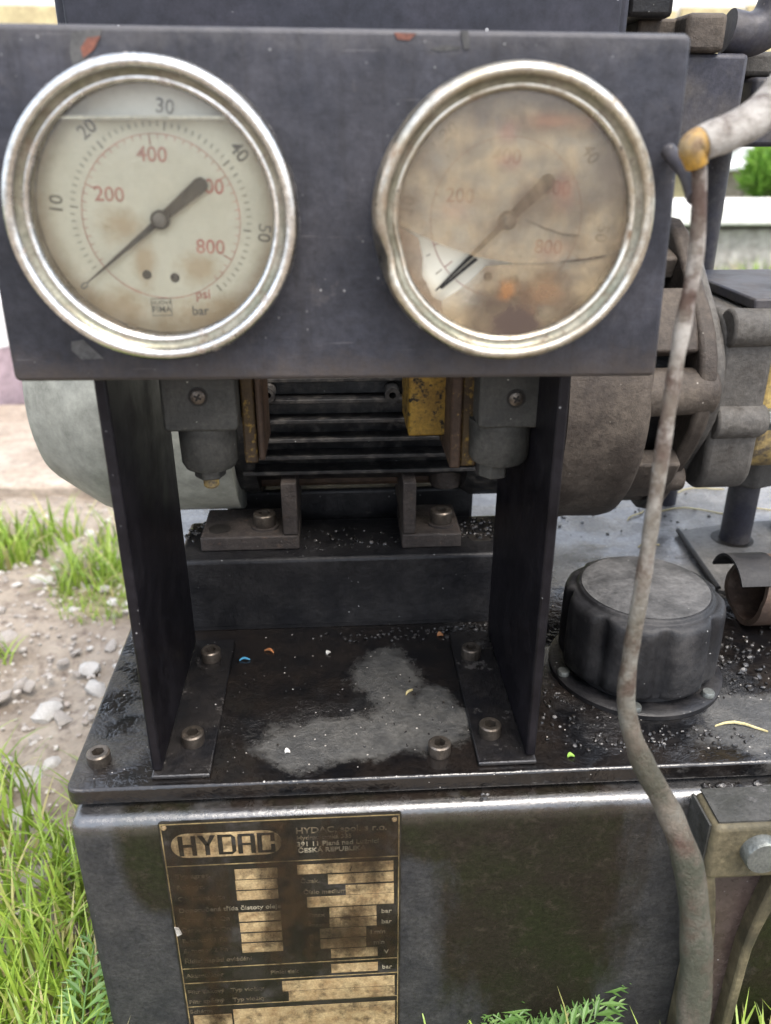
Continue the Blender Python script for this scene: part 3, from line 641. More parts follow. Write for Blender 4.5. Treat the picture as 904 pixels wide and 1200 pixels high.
# straighten: plate corners from the photo
(xl, zt), (xr, zt2) = npx(25, 48), npx(848, 18)
xr = npx(838, 400)[0]; xl = npx(70, 380)[0]; zt = npx(440, 32)[1]; ZB = .012
def uv(u, v):
    """photo crop coords -> plate coords with the plate's own straight edges"""
    x, z = npx(u, v); xa = npx(25 + (v-48)*.1452, v)[0]; xb = npx(848 - (v-18)*.024, v)[0]
    return xl + (x - xa)/(xb - xa)*(xr - xl), z
bm = bm_(); prism(bm, rrect(xl-.001, xr+.001, ZB, zt+.001, .0015), 'xz', NY-.0008, NY+.0004); obj('plate', bm, 'plateblack', name)
def rect(nm, x0, z0, x1, z1, m, y=.0002, r=0):
    bm = bm_()
    if r: prism(bm, rrect(x0, x1, z0, z1, r), 'xz', NY-.0008-y, NY-.0007)
    else: box(bm, x0, x1, NY-.0008-y, NY-.0007, z0, z1)
    return obj(nm, bm, m, name, smooth=0)
lw = .0006
rect('border_line', xl, zt-lw*.5, xr, zt+lw*.5, 'plateline'); rect('border_line', xl, ZB+.001, xl+lw, zt-lw, 'plateline'); rect('border_line', xr-lw, ZB+.001, xr, zt-lw, 'plateline')
rows = {}
def vz(v): return uv(440, v)[1]
for v in (175, 525, 575, 655): rect('divider_line', xl+lw*1.2, vz(v)-lw*.5, xr-lw*1.2, vz(v)+lw*.5, 'plateline')
# logo badge and letters
bx0, bz1 = uv(60, 88); bx1, bz0 = uv(445, 142)
rect('logo_badge', bx0, bz0-.001, bx1, bz1+.001, 'plategold', .0003, r=(bz1-bz0+.002)*.49)
def letter_bars(x0, x1, z0, z1):
    """HYDAC in heavy squared letters, cut by a thin horizontal slit"""
    bm = bm_(); n = 5; w = (x1-x0)/n; t = w*.20; g = w*.10; mid = (z0+z1)/2
    def bar(a, b, c, d): box(bm, a, b, NY-.0013, NY-.001, c, d)
    def quad(ps): prism(bm, ps, 'xz', NY-.0013, NY-.001)
    for i, ch in enumerate('HYDAC'):
        a, b = x0 + i*w + g*.5, x0 + (i+1)*w - g*.5
        if ch == 'H': bar(a, a+t*1.2, z0, z1); bar(b-t*1.2, b, z0, z1); bar(a+t*1.2, b-t*1.2, mid-t*.45, mid+t*.45)
        if ch == 'Y':
            c = (a+b)/2; bar(c-t*.6, c+t*.6, z0, mid-.0002)
            quad([(a,z1),(a+t*1.3,z1),(c+t*.6,mid),(c-t*.6,mid)]); quad([(b-t*1.3,z1),(b,z1),(c+t*.6,mid+.0001),(c-t*.2,mid+.0004)])
        if ch == 'D': bar(a, a+t*1.2, z0, z1); bar(a+t*1.2, b-t, z1-t*.8, z1); bar(a+t*1.2, b-t, z0, z0+t*.8); quad([(b-t,z1),(b,z1-t),(b,z0+t),(b-t,z0)])
        if ch == 'A': bar(a, a+t*1.2, z0, z1-t*.8); bar(b-t*1.2, b, z0, z1-t*.8); bar(a+.0003, b-.0003, z1-t*.8, z1); bar(a+t*1.2, b-t*1.2, mid-t*.5, mid+t*.2)
        if ch == 'C': bar(a, a+t*1.2, z0, z1); bar(a+t*1.2, b, z1-t*.8, z1); bar(a+t*1.2, b, z0, z0+t*.8); bar(b-t*1.1, b, mid+t*.5, z1-t*.8); bar(b-t*1.1, b, z0+t*.8, mid-t*.5)
    return bm
obj('logo_letters', letter_bars(bx0+.0035, bx1-.0030, bz0+.0006, bz1-.0004), 'plateblack', name, smooth=0)
for u, v in ((40, 60), (830, 30)):
    x, z = uv(u, v); bm = bm_(); lathe(bm, [(.0015,0),(.0015,.0006),(.0009,.0012)], (x, NY-.0007, z), (0,-1,0), 16); obj('rivet', bm, 'plategold', name)
# fields
def rowz(u, v): return npx(440, v + .036*(u-440))[1]
FL = [(282,198,428,232),(284,236,428,268),(288,273,430,303),(294,346,438,376),(298,382,440,412),(302,418,442,446),(304,452,444,482)]
FR = [(495,182,824,214),(600,218,824,250),(660,256,824,288),(528,293,824,328),(604,333,764,366),(604,370,764,400),(570,405,728,436),(572,441,728,472),(608,475,766,505),(608,527,766,556),(440,578,822,612),(462,614,822,648),(140,694,270,760),(275,668,822,760)]
for a, b, c, d in FL + FR:
    x0, x1 = uv(a, (b+d)/2)[0], uv(c, (b+d)/2)[0]; um = (a+c)/2
    z1, z0 = rowz(um, b), rowz(um, d); rect('field', x0, max(z0, ZB+.001), x1, z1, 'plategold')
T = []
TC = []
def tx(s, u, v, size, L=T): x = uv(u, v)[0]; z = rowz(u + len(s)*5, v); L.append((s, x, z, size, 0, 'LEFT', NY-.0010))
for s, v in (('Typ agreg.', 222), ('Rok výr.', 260), ('Objem nádrže', 298), ('Čerpadlo 1 Qn', 370), ('Čerpadlo 2 Qn', 405), ('E. motor 1 Pn', 440), ('E. motor 2 Pn', 475), ('Řídicí napětí ovládání', 508), ('Akumulátor', 560), ('Filtr tlakový   Typ vložky', 612), ('Filtr zpětný    Typ vložky', 645), ('Schéma', 682)):
    tx(s, 78 + (v-222)*.10, v, .0046)
tx('Doporučená třída čistoty oleje', 88, 334, .0046, TC)
for s, u, v in (('Č.zak.', 505, 243), ('Číslo medium', 515, 280), ('Pmax', 530, 360), ('Pnast', 530, 395), ('n', 535, 430), ('n', 535, 465), ('Plnicí tlak', 400, 552)): tx(s, u, v, .0044)
for s, u, v in (('bar', 780, 349), ('bar', 780, 385), ('l min', 742, 420), ('min', 752, 456), ('V', 788, 489), ('bar', 780, 541)): tx(s, u, v, .0046, TC)
tx('HYDAC, spol. s r.o.', 490, 68, .0062); tx('Hydraulovská 335', 494, 93, .0042); tx('391 11 Planá nad Lužnicí', 494, 113, .0046, TC); tx('ČESKÁ REPUBLIKA', 498, 136, .0046, TC)
for L_, m_ in ((T, 'platetext'), (TC, 'platetext_clear')):
    for t_ in L_: obj('lettering', text_mesh([t_]), m_, name, smooth=0)
x0, z0 = uv(674, 205); bm = bm_(); prism(bm, [(x0,z0),(x0+.0005,z0),(x0+.0016,z0+.0035),(x0+.0011,z0+.0035)], 'xz', NY-.0013, NY-.0009); obj('slash_mark', bm, 'plateblack', name, smooth=0)
# torn pale spot on the plate's left edge
x0, z0 = uv(88, 410); bm = bm_(); prism(bm, [(x0-.002,z0+.003),(x0+.0005,z0+.002),(x0+.0018,z0-.003),(x0-.0012,z0-.0045)], 'xz', NY-.0014, NY-.0008); obj('paint_chip', bm, 'whitebit', name, smooth=0)

bm = bm_(); prism(bm, rrect(xl, xr, ZB+.001, zt-.0005, .001), 'xz', NY-.0018, NY-.00165); obj('oil_smear', bm, 'smear', name, smooth=0)
# ------------------------------------------------------------------ gauge bracket: panel, two legs with feet
PF, PB = .354, .362
PRZ = R(-.35)
br = root('gauge_bracket', 'dark steel gauge panel on two upright legs bolted to the tank lid', 'bracket', (0, .36, HD))
bm = bm_(); prism(bm, [(x if x < 0 else x - max(0, z-.466)*.040, z) for x, z in rrect(-.1375, .1425, .4655, .5990, .003)], 'xz', PF, PB)
bmesh.ops.rotate(bm, verts=bm.verts, cent=(0, .358, .53), matrix=Matrix.Rotation(R(.45), 3, 'Y'))
obj('panel', bm, 'panel', br, bevel=.002, bseg=3)
LT = .0055
for s in (-1, 1):
    xo = -.1075 if s < 0 else .1065      # outer x of the leg plate at the front edge
    xa, xb = (xo, xo+LT) if s < 0 else (xo-LT, xo)
    bm = bm_(); prism(bm, [(PB+.0004, HD+.0030), (.490, HD+.0030), (.485, .585), (PB+.0004, .585)], 'yz', xa, xb)
    lg = obj('leg', bm, 'leg', br, bevel=.0012)
    fx0, fx1 = (xo, -.0755) if s < 0 else (.0735, xo)
    bm = bm_(); box(bm, fx0, fx1, .3585, .492, HD+.0002, HD+.0028); ft = obj('foot', bm, 'wetsteel', br, bevel=.0008)
for px, py, rt in ((227,870,0),(248,772,10),(552,769,0),(574,860,15)):
    g = atZ(px, py, HD+.0028); make_screw(br, g.x, g.y, HD+.0028, rot=rt)
# flaking paint and bare patches on the panel
def chip(pts, m, th=.0004):
    bm = bm_(); P = [atY(px, py, PF) for px, py in pts]; prism(bm, [(p.x, p.z) for p in P], 'xz', PF-th, PF+.0006); return obj('paint_flake', bm, m, br, smooth=0)
M['bare'] = grime('bare_metal_grey', (.075,.073,.07), (.05,.05,.05), 60, rough=(.45,.6), bump=(300,.3,.0005))
M['redoxide'] = grime('red_primer', (.15,.055,.035), (.1,.05,.04), 80, rough=(.6,.7), bump=(300,.3,.0005))
chip([(84,36),(120,34),(114,52),(100,70),(86,80),(82,60)], 'bare'); chip([(103,44),(118,42),(110,58),(98,68),(95,56)], 'redoxide', .0006)
chip([(540,36),(549,36),(551,56),(544,58)], 'bare', .0005); chip([(462,38),(488,39),(480,47),(466,46)], 'redoxide', .0004); chip([(505,57),(520,52),(541,54),(538,58),(516,60)], 'bare', .0003)
chip([(84,400),(98,398),(122,420),(96,421),(84,410)], 'bare')

# ------------------------------------------------------------------ gauges
def gauge(cx, cz, label, clean):
    # built locally: x right, y into the panel, z up
    g = root('pressure_gauge', label, 'gauge', (cx, PF, cz), 'round pressure gauges on the panel')
    def ring_(pf):
        bm = bm_(); lathe(bm, [(r, -h) for r, h in pf], (0,0,0), (0,-1,0), 96, closed=True)
        if not clean:
            c = Vector((-.0535, -.015, -.0135))         # dented lower left rim of this gauge
            for v in bm.verts:
                d = (v.co - c).length
                if d < .016: v.co += Vector((.0030, .0055, .0010))*(1 - d/.016)**2
            for v in bm.verts:
                a = math.atan2(v.co.z, v.co.x); v.co *= 1 + .006*noise.noise(Vector((math.cos(a)*2, math.sin(a)*2, 1)))
        return bm
    mb = 'chrome' if clean else 'brass'
    bz = obj('bezel', ring_([(.0500,0),(.0535,0),(.0552,-.0015),(.0556,-.004),(.0556,-.0125),(.0553,-.0155),(.0545,-.0176),(.0532,-.0187),(.0519,-.0188),(.0510,-.0181),(.0505,-.0172),(.0500,-.0150)]), mb, g, local=True, smooth=50)
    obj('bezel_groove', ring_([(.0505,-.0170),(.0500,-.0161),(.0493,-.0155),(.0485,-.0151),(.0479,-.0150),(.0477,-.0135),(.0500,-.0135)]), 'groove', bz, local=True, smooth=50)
    obj('glass_retainer', ring_([(.0479,-.0150),(.0474,-.0153),(.0467,-.0151),(.0460,-.0143),(.0456,-.0134),(.0456,-.0126),(.0468,-.0125),(.0468,-.0010),(.0479,-.0010)]), mb, bz, local=True, smooth=50)
    oz = -.0018 if clean else -.0008; ox = .001 if clean else -.001
    bm = bm_(); lathe(bm, [(.0466, .0008), (.0466, .0030)], (0,0,0), (0,-1,0), 80); dl = obj('dial', bm, 'dial' if clean else 'dialdirty', g, local=True)
    yd = -.0031
    # ticks
    def ticks(n0, n1, step, per, r0, r1, w, bigper, rb):
        bm = bm_()
        for i in range(n0, n1):
            a = R(217 - per*i*step); big = (i % bigper == 0); ra = rb if big else r0; ww = w*1.7 if big else w
            if (r1 > .03 and not clean and i % 3): continue
            d = Vector((math.cos(a), 0, math.sin(a))); s = Vector((-d.z, 0, d.x))*ww*.5; o = Vector((ox, yd-.0002, oz))
            vs = [o + d*ra - s, o + d*ra + s, o + d*r1 + s, o + d*r1 - s]
            A = [bm.verts.new(v) for v in vs]; B = [bm.verts.new(v + Vector((0,.0003,0))) for v in vs]
            bm.faces.new(A); bm.faces.new(B[::-1])
            for k in range(4): bm.faces.new((A[k], B[k], B[(k+1)%4], A[(k+1)%4]))
        return bm
    obj('tick_marks', ticks(0, 61, 1, 4.5, .0333, .0352, .00028, 10, .0333-.0012), 'printblack' if clean else 'printfaded', dl, local=True, smooth=0)
    pr_ = 'printred' if clean else 'printredfaded'
    obj('tick_marks', ticks(0, 44, 1, 270/60*20*.0689476, .0290, .0306, .00025, 10, .0268), pr_, dl, local=True, smooth=0)
    bm = lathe(bm_(), [(.0306,.0031),(.0309,.0031),(.0309,.0033),(.0306,.0033)], (ox,0,oz), (0,-1,0), 90, closed=True); obj('scale_ring', bm, pr_, dl, local=True)
    T = []
    for k in range(7):
        if k == 6: continue
        a = R(217 - 45*k); rr = .0402 if k else .0420
        T.append((str(k*10), ox + rr*math.cos(a), oz + rr*math.sin(a), .0072 if k else .005, a - math.pi/2, 'CENTER', yd-.0001))
    T.append(('bar', .0128, -.0380, .0052, 0, 'CENTER', yd-.0001))
    T += [('NUOVA', -.0028, -.0345, .0024, 0, 'CENTER', yd-.0001), ('FIMA', -.0028, -.0372, .0036, 0, 'CENTER', yd-.0001)]
    for t_ in T: obj('numeral' if t_[0].isdigit() else 'printed_word', text_mesh([t_]), 'printblack' if clean else 'printfaded', dl, local=True, smooth=0)
    bm = bm_()
    x0, x1, z0, z1 = -.0069, .0013, -.0398, -.0326
    for a, b, c, d in ((x0,x1,z1-.0003,z1),(x0,x1,z0,z0+.0003),(x0,x0+.0003,z0+.0003,z1-.0003),(x1-.0003,x1,z0+.0003,z1-.0003)): box(bm, a, b, yd-.0002, yd+.0001, c, d)
    obj('logo_frame', bm, 'printblack', dl, local=True, smooth=0)
    T = []
    for k in (1,2,3,4):
        a = R(217 - 62.05*k); rr = .0212 if k in (1,4) else .0228
        T.append((str(k*200), ox + rr*math.cos(a), oz + rr*math.sin(a) + (0 if k != 2 else .0005), .0078, -.05, 'CENTER', yd-.0001))
    T.append(('psi', .0145, -.0312, .0056, 0, 'CENTER', yd-.0001))
    for t_ in T: obj('numeral' if t_[0].isdigit() else 'printed_word', text_mesh([t_]), pr_, dl, local=True, smooth=0)
    for hx_, hz_ in ((-.0073,-.0232), (.0038,-.0245)):
        bm = bm_(); lathe(bm, [(.0019,.0030),(.0019,.0032)], (hx_,0,hz_), (0,-1,0), 20); obj('dial_hole', bm, 'needle', dl, local=True)
    # needle
    na = R(217 if clean else 224); d = Vector((math.cos(na), 0, math.sin(na))); s = Vector((-d.z, 0, d.x)); o = Vector((ox, -.0066, oz))
    bm = bm_()
    pl = [(-.0212,-.0029),(-.0232,-.0020),(-.0238,0),(-.0232,.0020),(-.0212,.0029),(-.004,.0019),(.0,.0014),(.016,.0009),(.0395,.00025),(.0395,-.00025),(.016,-.0009),(0,-.0014),(-.004,-.0019)]
    A = [bm.verts.new(o + d*a + s*b) for a, b in pl]; B = [bm.verts.new(o + d*a + s*b + Vector((0,.0007,0))) for a, b in pl]
    bm.faces.new(A); bm.faces.new(B[::-1])
    for k in range(len(pl)): bm.faces.new((A[k], B[k], B[(k+1)%len(pl)], A[(k+1)%len(pl)]))
    nd = obj('needle', bm, 'needle', g, local=True, smooth=0)
    bm = bm_(); lathe(bm, [(.0037,.0052),(.0037,.0072),(.0033,.0076)], (ox,0,oz), (0,-1,0), 32); obj('hub_ring', bm, 'needle', nd, local=True)
    bm = bm_(); lathe(bm, [(.0027,.0074),(.0027,.0082),(.0022,.0085)], (ox,0,oz), (0,-1,0), 32); obj('hub', bm, 'hub', nd, local=True)
    bm = bm_(); lathe(bm, [(.0016,.0029),(.0016,.0053)], (ox,0,oz), (0,-1,0), 16); obj('spindle', bm, 'hub', nd, local=True)
    if clean:
        zl = .0338
        pts = []; r = .0464
        a0 = math.asin(zl/r)
        for k in range(49):
            a = math.pi - a0 + (math.pi + 2*a0)*k/48; pts.append((r*math.cos(a), r*math.sin(a)))
        bm = bm_(); prism(bm, pts, 'xz', -.0110, -.0108); obj('glycerine', bm, 'liquid', g, local=True, smooth=0)
        xx = math.sqrt(.0464**2 - zl**2)
        bm = bm_(); box(bm, -xx+.0004, xx-.0004, -.0112, -.0035, zl, zl+.0011); obj('meniscus', bm, 'meniscus', g, local=True, bevel=.0003)
        bm = bm_(); lathe(bm, [(.0466,.0114),(.0466,.0124)], (0,0,0), (0,-1,0), 80); obj('glass', bm, 'glassclean', g, local=True)
    else:
        sc = .11/332.*350/904            # crop pixel -> metres on the glass
        def q(u, v): return ((u-442)*sc, -(v-480)*sc)
        rg = .0466
        def arc(p, q_, n, ccw):
            a, b = math.atan2(p[1], p[0]), math.atan2(q_[1], q_[0])
            if ccw and b < a: b += 2*math.pi
            if not ccw and b > a: b -= 2*math.pi
            return [(rg*math.cos(a+(b-a)*k/n), rg*math.sin(a+(b-a)*k/n)) for k in range(n+1)]
        cL, cR = q(88, 488), q(810, 578); bot = q(215, 800)
        crack = [q(u, v) for u, v in ((150,523),(240,560),(330,590),(455,611),(540,612),(600,606),(680,598),(745,588))]
        def sh(poly, y, nm, m):
            bm = bm_(); prism(bm, poly, 'xz', y-.0010, y); return obj(nm, bm, m, g, local=True, smooth=0)
        e = .00012
        up = arc(cR, cL, 40, True) + [(x, z+e) for x, z in crack]
        sh(up, -.0114, 'glass_shard', 'glassdirty')
        hole_r = [q(365,618), q(318,662), q(280,694), q(232,722)]
        low = arc(bot, cR, 30, True) + [(x, z-e) for x, z in reversed(crack[3:])] + hole_r
        sh(low, -.0111, 'glass_shard', 'glassdirty')
        left = arc(cL, bot, 14, True) + [(p[0]-e, p[1]) for p in (q(228,724), q(200,712), q(178,665), q(163,640), q(166,590), q(150,530))]
        sh(left, -.0117, 'glass_shard', 'glassfallen')
        # fine cracks: dark slivers standing in the glass
        for cr in ([(480,480),(540,505),(600,524),(655,528)], [(600,607),(660,602),(745,590)]):
            bm = bm_(); P = [q(u, v) for u, v in cr]; w = .00022
            prism(bm, [(x, z+w*(1 - abs(2*i/(len(P)-1)-1)*.8)) for i, (x, z) in enumerate(P)] + [(x, z-w*(1 - abs(2*i/(len(P)-1)-1)*.8)) for i, (x, z) in reversed(list(enumerate(P)))], 'xz', -.0127, -.0105)
            obj('crack', bm, 'rustbrown', g, local=True, smooth=0)
        # needle's shadow/reflection modelled as a dark strip, seen through the missing shard
        bm = bm_(); P = [q(225,690), q(232,694), q(345,603), q(335,597)]; prism(bm, P, 'xz', -.0075, -.0068); obj('needle_shadow', bm, 'needle', g, local=True, smooth=0)
    # stem and back case through the panel
    bm = bm_(); lathe(bm, [(.048,.0085),(.048,.034),(.044,.038),(.008,.039),(.007,.055)], (0,0,0), (0,1,0), 48); obj('case', bm, 'blacksteel', g, local=True)
    return g
gauge(-.0688, .5345, 'liquid filled gauge with clear cream dial, red and black numerals, silver bezel', True)
gauge(.0708, .5325, 'dirty gauge with cracked brown stained glass, a missing shard and tarnished dented bezel', False)

# ------------------------------------------------------------------ motor support beam, motor
BT = .296
beam = root('motor_beam', 'black steel beam under the motor feet, across the tank lid', 'beam', (0, .53, HD))
bm = bm_(); box(bm, -.113, .125, .508, .572, HD+.0002, BT); bb = obj('beam_body', bm, 'blacksteel', beam, bevel=.003, bseg=3)
bm = bm_(); prism(bm, rrect(.092, .110, .527, .540, .006), 'xy', BT-.0004, BT+.0004); obj('slot', bm, 'socket', beam, smooth=0)
bm = bm_(); prism(bm, [(-.1125,.509),(.1245,.509),(.1245,.5080),(-.1125,.5080)], 'xy', HD+.0003, HD+.0025); obj('weld_bead', bm, 'blacksteel', beam)

bm = bm_(); box(bm, -.088, .104, .590, .655, HD+.0002, .312); obj('rear_gap_dark_box', bm, 'blacksteel', beam, bevel=.003)  # dark box added to blacken the see-through gap, for grime and shadow there
MC = Vector((0, .605, .395)); MR = .088
motor = root('electric_motor', 'finned black electric motor with a pale grey-green fan cover', 'motor', (0, .605, BT))
bm = bm_(); lathe(bm, [(.074,-.115),(.074,.13)], MC, (1,0,0), 48); obj('motor_body', bm, 'motorfin', motor)
fz = .430
k = 0
for i, z in enumerate([.4725,.459,.4455,.432,.4185,.405,.3915,.378,.3645,.351]):
    dz = z - MC.z; yt = MC.y - math.sqrt(max(MR**2 - dz**2, .0004)); 
    x0, x1 = (-.066, .094) if z < .36 else (-.060, .090)
    bm = bm_(); box(bm, x0, x1, yt, MC.y-.03, z-.0014, z+.0014); obj('fin', bm, 'motorfin', motor, bevel=.0006)
    bm = bm_(); box(bm, x0, x1, MC.y+.03, 2*MC.y - yt, z-.0014, z+.0014); obj('fin', bm, 'motorfin', motor, bevel=.0006)
for i in range(7):
    y = MC.y - .042 + i*.014; zt_ = MC.z + math.sqrt(MR**2 - (y-MC.y)**2)
    bm = bm_(); box(bm, -.060, .090, y-.0014, y+.0014, MC.z+.06, zt_); obj('fin', bm, 'motorfin', motor)
# lower casting pad under fins
bm = bm_(); box(bm, -.062, .09, .572, .640, .322, .347); obj('foot_pad', bm, 'rustbrown', motor, bevel=.004)
for px in (314, 460):
    g = atY(px, 462, .512); bm = bm_(); lathe(bm, [(.0022,-.012),(.0048,-.012),(.0048,.004),(.0022,.004)], (g.x, .513, g.z), (0,-1,0), 20, closed=True); obj('screw_boss', bm, 'motorfin', motor)
# fan cover
fc = [(.0,-.262),(.050,-.262),(.060,-.2605),(.066,-.2575),(.070,-.253),(.0905,-.222),(.0935,-.214),(.0945,-.205),(.0945,-.124),(.091,-.124)]
bm = bm_(); lathe(bm, [(max(r,.0005), h) for r, h in fc], MC + Vector((.052,0,0)), (1,0,0), 72, cap=(True, True)); obj('fan_cover', bm, 'fancover', motor, smooth=50, bevel=0)
bm = bm_(); lathe(bm, [(.080,-.075),(.083,-.066),(.083,-.058)], MC, (1,0,0), 48); obj('end_shield', bm, 'motorfin', motor)
bm = bm_(); lathe(bm, [(.083,.090),(.088,.098),(.088,.13),(.100,.13),(.100,.146)], MC, (1,0,0), 48); obj('motor_flange', bm, 'motorfin', motor)
# feet
def mfoot(x0, x1, ux0, ux1, y0, y1):
    bm = bm_(); box(bm, x0, x1, y0, y1, BT+.0002, BT+.011)
    f = obj('motor_foot', bm, 'foot', motor, bevel=.0012)
    bm = bm_(); box(bm, ux0, ux1, y0+.0005, .640, BT+.0113, .3465); obj('foot_web', bm, 'foot', f, bevel=.001)
    return f
f1 = mfoot(-.098, -.0295, -.0405, -.0300, .5215, .570); f2 = mfoot(.0425, .0845, .0430, .0520, .5185, .570)
for px, py, f in ((311,617,f1),(517,613,f2)):
    g = atZ(px, py, BT+.011)
    bm = bm_(); lathe(bm, [(.0098,0),(.0098,.0016)], (g.x,g.y,BT+.0111), seg=28); obj('washer', bm, 'foot', f)
    s = make_screw(f, g.x, g.y, BT+.0128, .0078, .009)
g = atZ(258, 620, BT+.011); bm = bm_(); lathe(bm, [(.0078,0),(.0078,.0005)], (g.x,g.y,BT+.0108), seg=24); obj('bolt_hole', bm, 'socket', f1)
bm = bm_(); lathe(bm, [(.0110,.3225),(.0125,.326),(.0125,.3465)], (.079,.572,0), seg=20); obj('drain_boss', bm, 'foot', motor)

# control box on top of the motor
cb = root('control_box', 'flat dark steel box standing on the motor behind the gauge panel', 'box', (0, .6, .482))
xl_, xr_ = atY(64, 15, .515).x, atY(738, 15, .515).x
bm = bm_(); box(bm, xl_, xr_, .515, .70, .480, .80); obj('box_body', bm, 'cabinet', cb, bevel=.003)
bm = bm_(); box(bm, xl_+.006, xr_-.006, .509, .5148, .50, .795); obj('box_cover', bm, 'cabinet', cb, bevel=.002)

# ------------------------------------------------------------------ bell housing
bh = root('bell_housing', 'brown dusty cast bell housing between motor and pump', 'housing', (.22, .605, HD))
ax = (1,0,0)
bm = bm_(); lathe(bm, [(.098,.1465),(.1075,.1465),(.1075,.160),(.106,.166),(.1065,.192),(.105,.199),(.100,.203),(.094,.203)], MC, ax, 72, closed=True); obj('drum', bm, 'cast', bh, smooth=45)
bm = bm_(); lathe(bm, [(.060,.195),(.060,.258),(.052,.258),(.052,.195)], MC, ax, 40, closed=True); obj('neck', bm, 'blacksteel', bh)
bm = bm_(); lathe(bm, [(.099,.195),(.099,.2025),(.058,.2025),(.058,.195)], MC, ax, 56, closed=True); obj('drum_end', bm, 'blacksteel', bh)
fl = []
for k in range(40):
    a = 2*math.pi*k/40; rr = .091 + .007*math.cos(4*a + .6)
    fl.append((MC.y + rr*math.cos(a), MC.z + .004 + rr*math.sin(a)*1.12))
bm = bm_(); prism(bm, fl, 'yz', .234, .246); obj('pump_flange', bm, 'cast', bh, bevel=.003, bseg=3)
bm = bm_(); prism(bm, [(MC.y + (p[0]-MC.y)*.9, MC.z + (p[1]-MC.z)*.88) for p in fl], 'yz', .2465, .256); obj('adapter_flange', bm, 'castgrey', bh, bevel=.003, bseg=3)
for a0, a1 in ((24,52),(70,100),(-52,-24),(118,150),(-100,-70),(205,235)):
    q_ = [R(a0 + (a1-a0)*k/8) for k in range(9)]
    pl_ = [(MC.y - .096*math.cos(a), MC.z + .096*math.sin(a)) for a in q_] + [(MC.y - .080*math.cos(a), MC.z + .080*math.sin(a)) for a in reversed(q_)]
    bm = bm_(); prism(bm, pl_, 'yz', .196, .2345); obj('web', bm, 'cast', bh, bevel=.002)
for dz, dy, r in ((.012,-.088,.0155),(-.060,-.062,.010),(.088,.03,.012),(-.06,.065,.011)):
    bm = bm_(); tube(bm, [MC + Vector((.150,dy,dz)), MC + Vector((.248,dy*.96,dz))], [r*1.08, r], 24); obj('rib', bm, 'cast', bh, bevel=.002)

# ------------------------------------------------------------------ pump and its upright pipe
pump = root('gear_pump', 'dusty grey pump body with ochre patch, bolted to the bell housing', 'pump', (.35, .60, .33))
bm = bm_(); prism(bm, rrect(.530, .665, .325, .455, .022), 'yz', .2565, .292); obj('pump_flange', bm, 'castgrey', pump, bevel=.004, bseg=3)
bm = bm_(); prism(bm, rrect(.540, .655, .335, .452, .03), 'yz', .2925, .40); obj('pump_body', bm, 'pumpyellow', pump, bevel=.006, bseg=3)
for px, py in ((884,384),(872,492)):
    g = atY(px, py, .535); bm = bm_(); tube(bm, [(.258, g.y, g.z), (.290, g.y, g.z), (.296, g.y, g.z)], [.013,.0125,.010], 24); obj('bolt_boss', bm, 'castgrey', pump, bevel=.002)
    bm = bm_(); prism(bm, hexa(g.y, g.z, .008), 'yz', .2955, .302); obj('hex_bolt', bm, 'zincbolt', pump, bevel=.0008)
bm = bm_(); box(bm, .274, .40, .535, .66, .4565, .464); obj('top_plate', bm, 'darkpipe', pump, bevel=.0015)
for x in (.322, .38):
    bm = bm_(); prism(bm, hexa(x, .56, .013), 'xy', .4642, .478); nn = obj('nut', bm, 'blacksteel', pump, bevel=.0015)
    bm = bm_(); lathe(bm, [(.008,.478),(.008,.484),(.0135,.485),(.0135,.505),(.011,.508)], (x,.56,0), seg=24); obj('plug', bm, 'blacksteel', nn)
g = atZ(860, 636, HD)
pp = root('suction_pipe', 'dark upright pipe with a big hexagonal nut, from the lid plate to the pump', 'pipe', (g.x, g.y, HD))
bm = bm_(); tube(bm, [(g.x,g.y,HD-.002),(g.x,g.y,.300),(g.x,g.y,.334)], .0125, 28); obj('tube', bm, 'darkpipe', pp)
bm = bm_(); prism(bm, hexa(g.x, g.y, .026, 20), 'xy', .300, .326); obj('union_nut', bm, 'castgrey', pp, bevel=.003, bseg=3)
bm = bm_(); lathe(bm, [(.020,.3262),(.020,.336)], (g.x,g.y,0), seg=28); obj('collar', bm, 'castgrey', pp)

# cover plate on the lid with its hole
cp = root('cover_plate', 'thin dusty cover plate on the lid round the upright pipe', 'plate', (.4, .6, HD))
a = atZ(795, 622, HD+.004); b = atZ(842, 690, HD+.004)
bm = bm_(); prism(bm, [(a.x, a.y), (b.x, b.y), (b.x+.03, b.y-.02), (.50, b.y-.02), (.50, a.y+.03), (a.x+.05, a.y+.012)], 'xy', HD+.0002, HD+.004)
obj('plate', bm, 'plate_grey', cp, bevel=.0008)
bm = bm_(); lathe(bm, [(.0175,.0041),(.0175,.0043)], (g.x-.002,g.y,HD), seg=32); obj('pipe_hole', bm, 'socket', cp)
bm = bm_(); tube(bm, [(a.x,a.y,HD+.0045),(a.x*.5+b.x*.5-.0006,a.y*.5+b.y*.5,HD+.0052),(b.x,b.y,HD+.0045)], .0021, 10); obj('edge_seal', bm, 'rubber', cp)
# other fitting right behind
bm = bm_(); lathe(bm, [(.020,0),(.020,.010),(.014,.012),(.014,.035),(.017,.036),(.017,.055),(.010,.06)], (.40,.635,HD+.004), seg=28)
tag(obj('plug_fitting', bm, 'blacksteel'), 'black round plug fitting on the cover plate beside the upright pipe', 'fitting')
bm = bm_(); lathe(bm, [(.016,0),(.016,.006),(.011,.008),(.011,.022),(.006,.025)], (.31,.735,HD+.0002), seg=24); tag(obj('drain_fitting', bm, 'blacksteel'), 'small black fitting on the lid behind the bell housing', 'fitting')

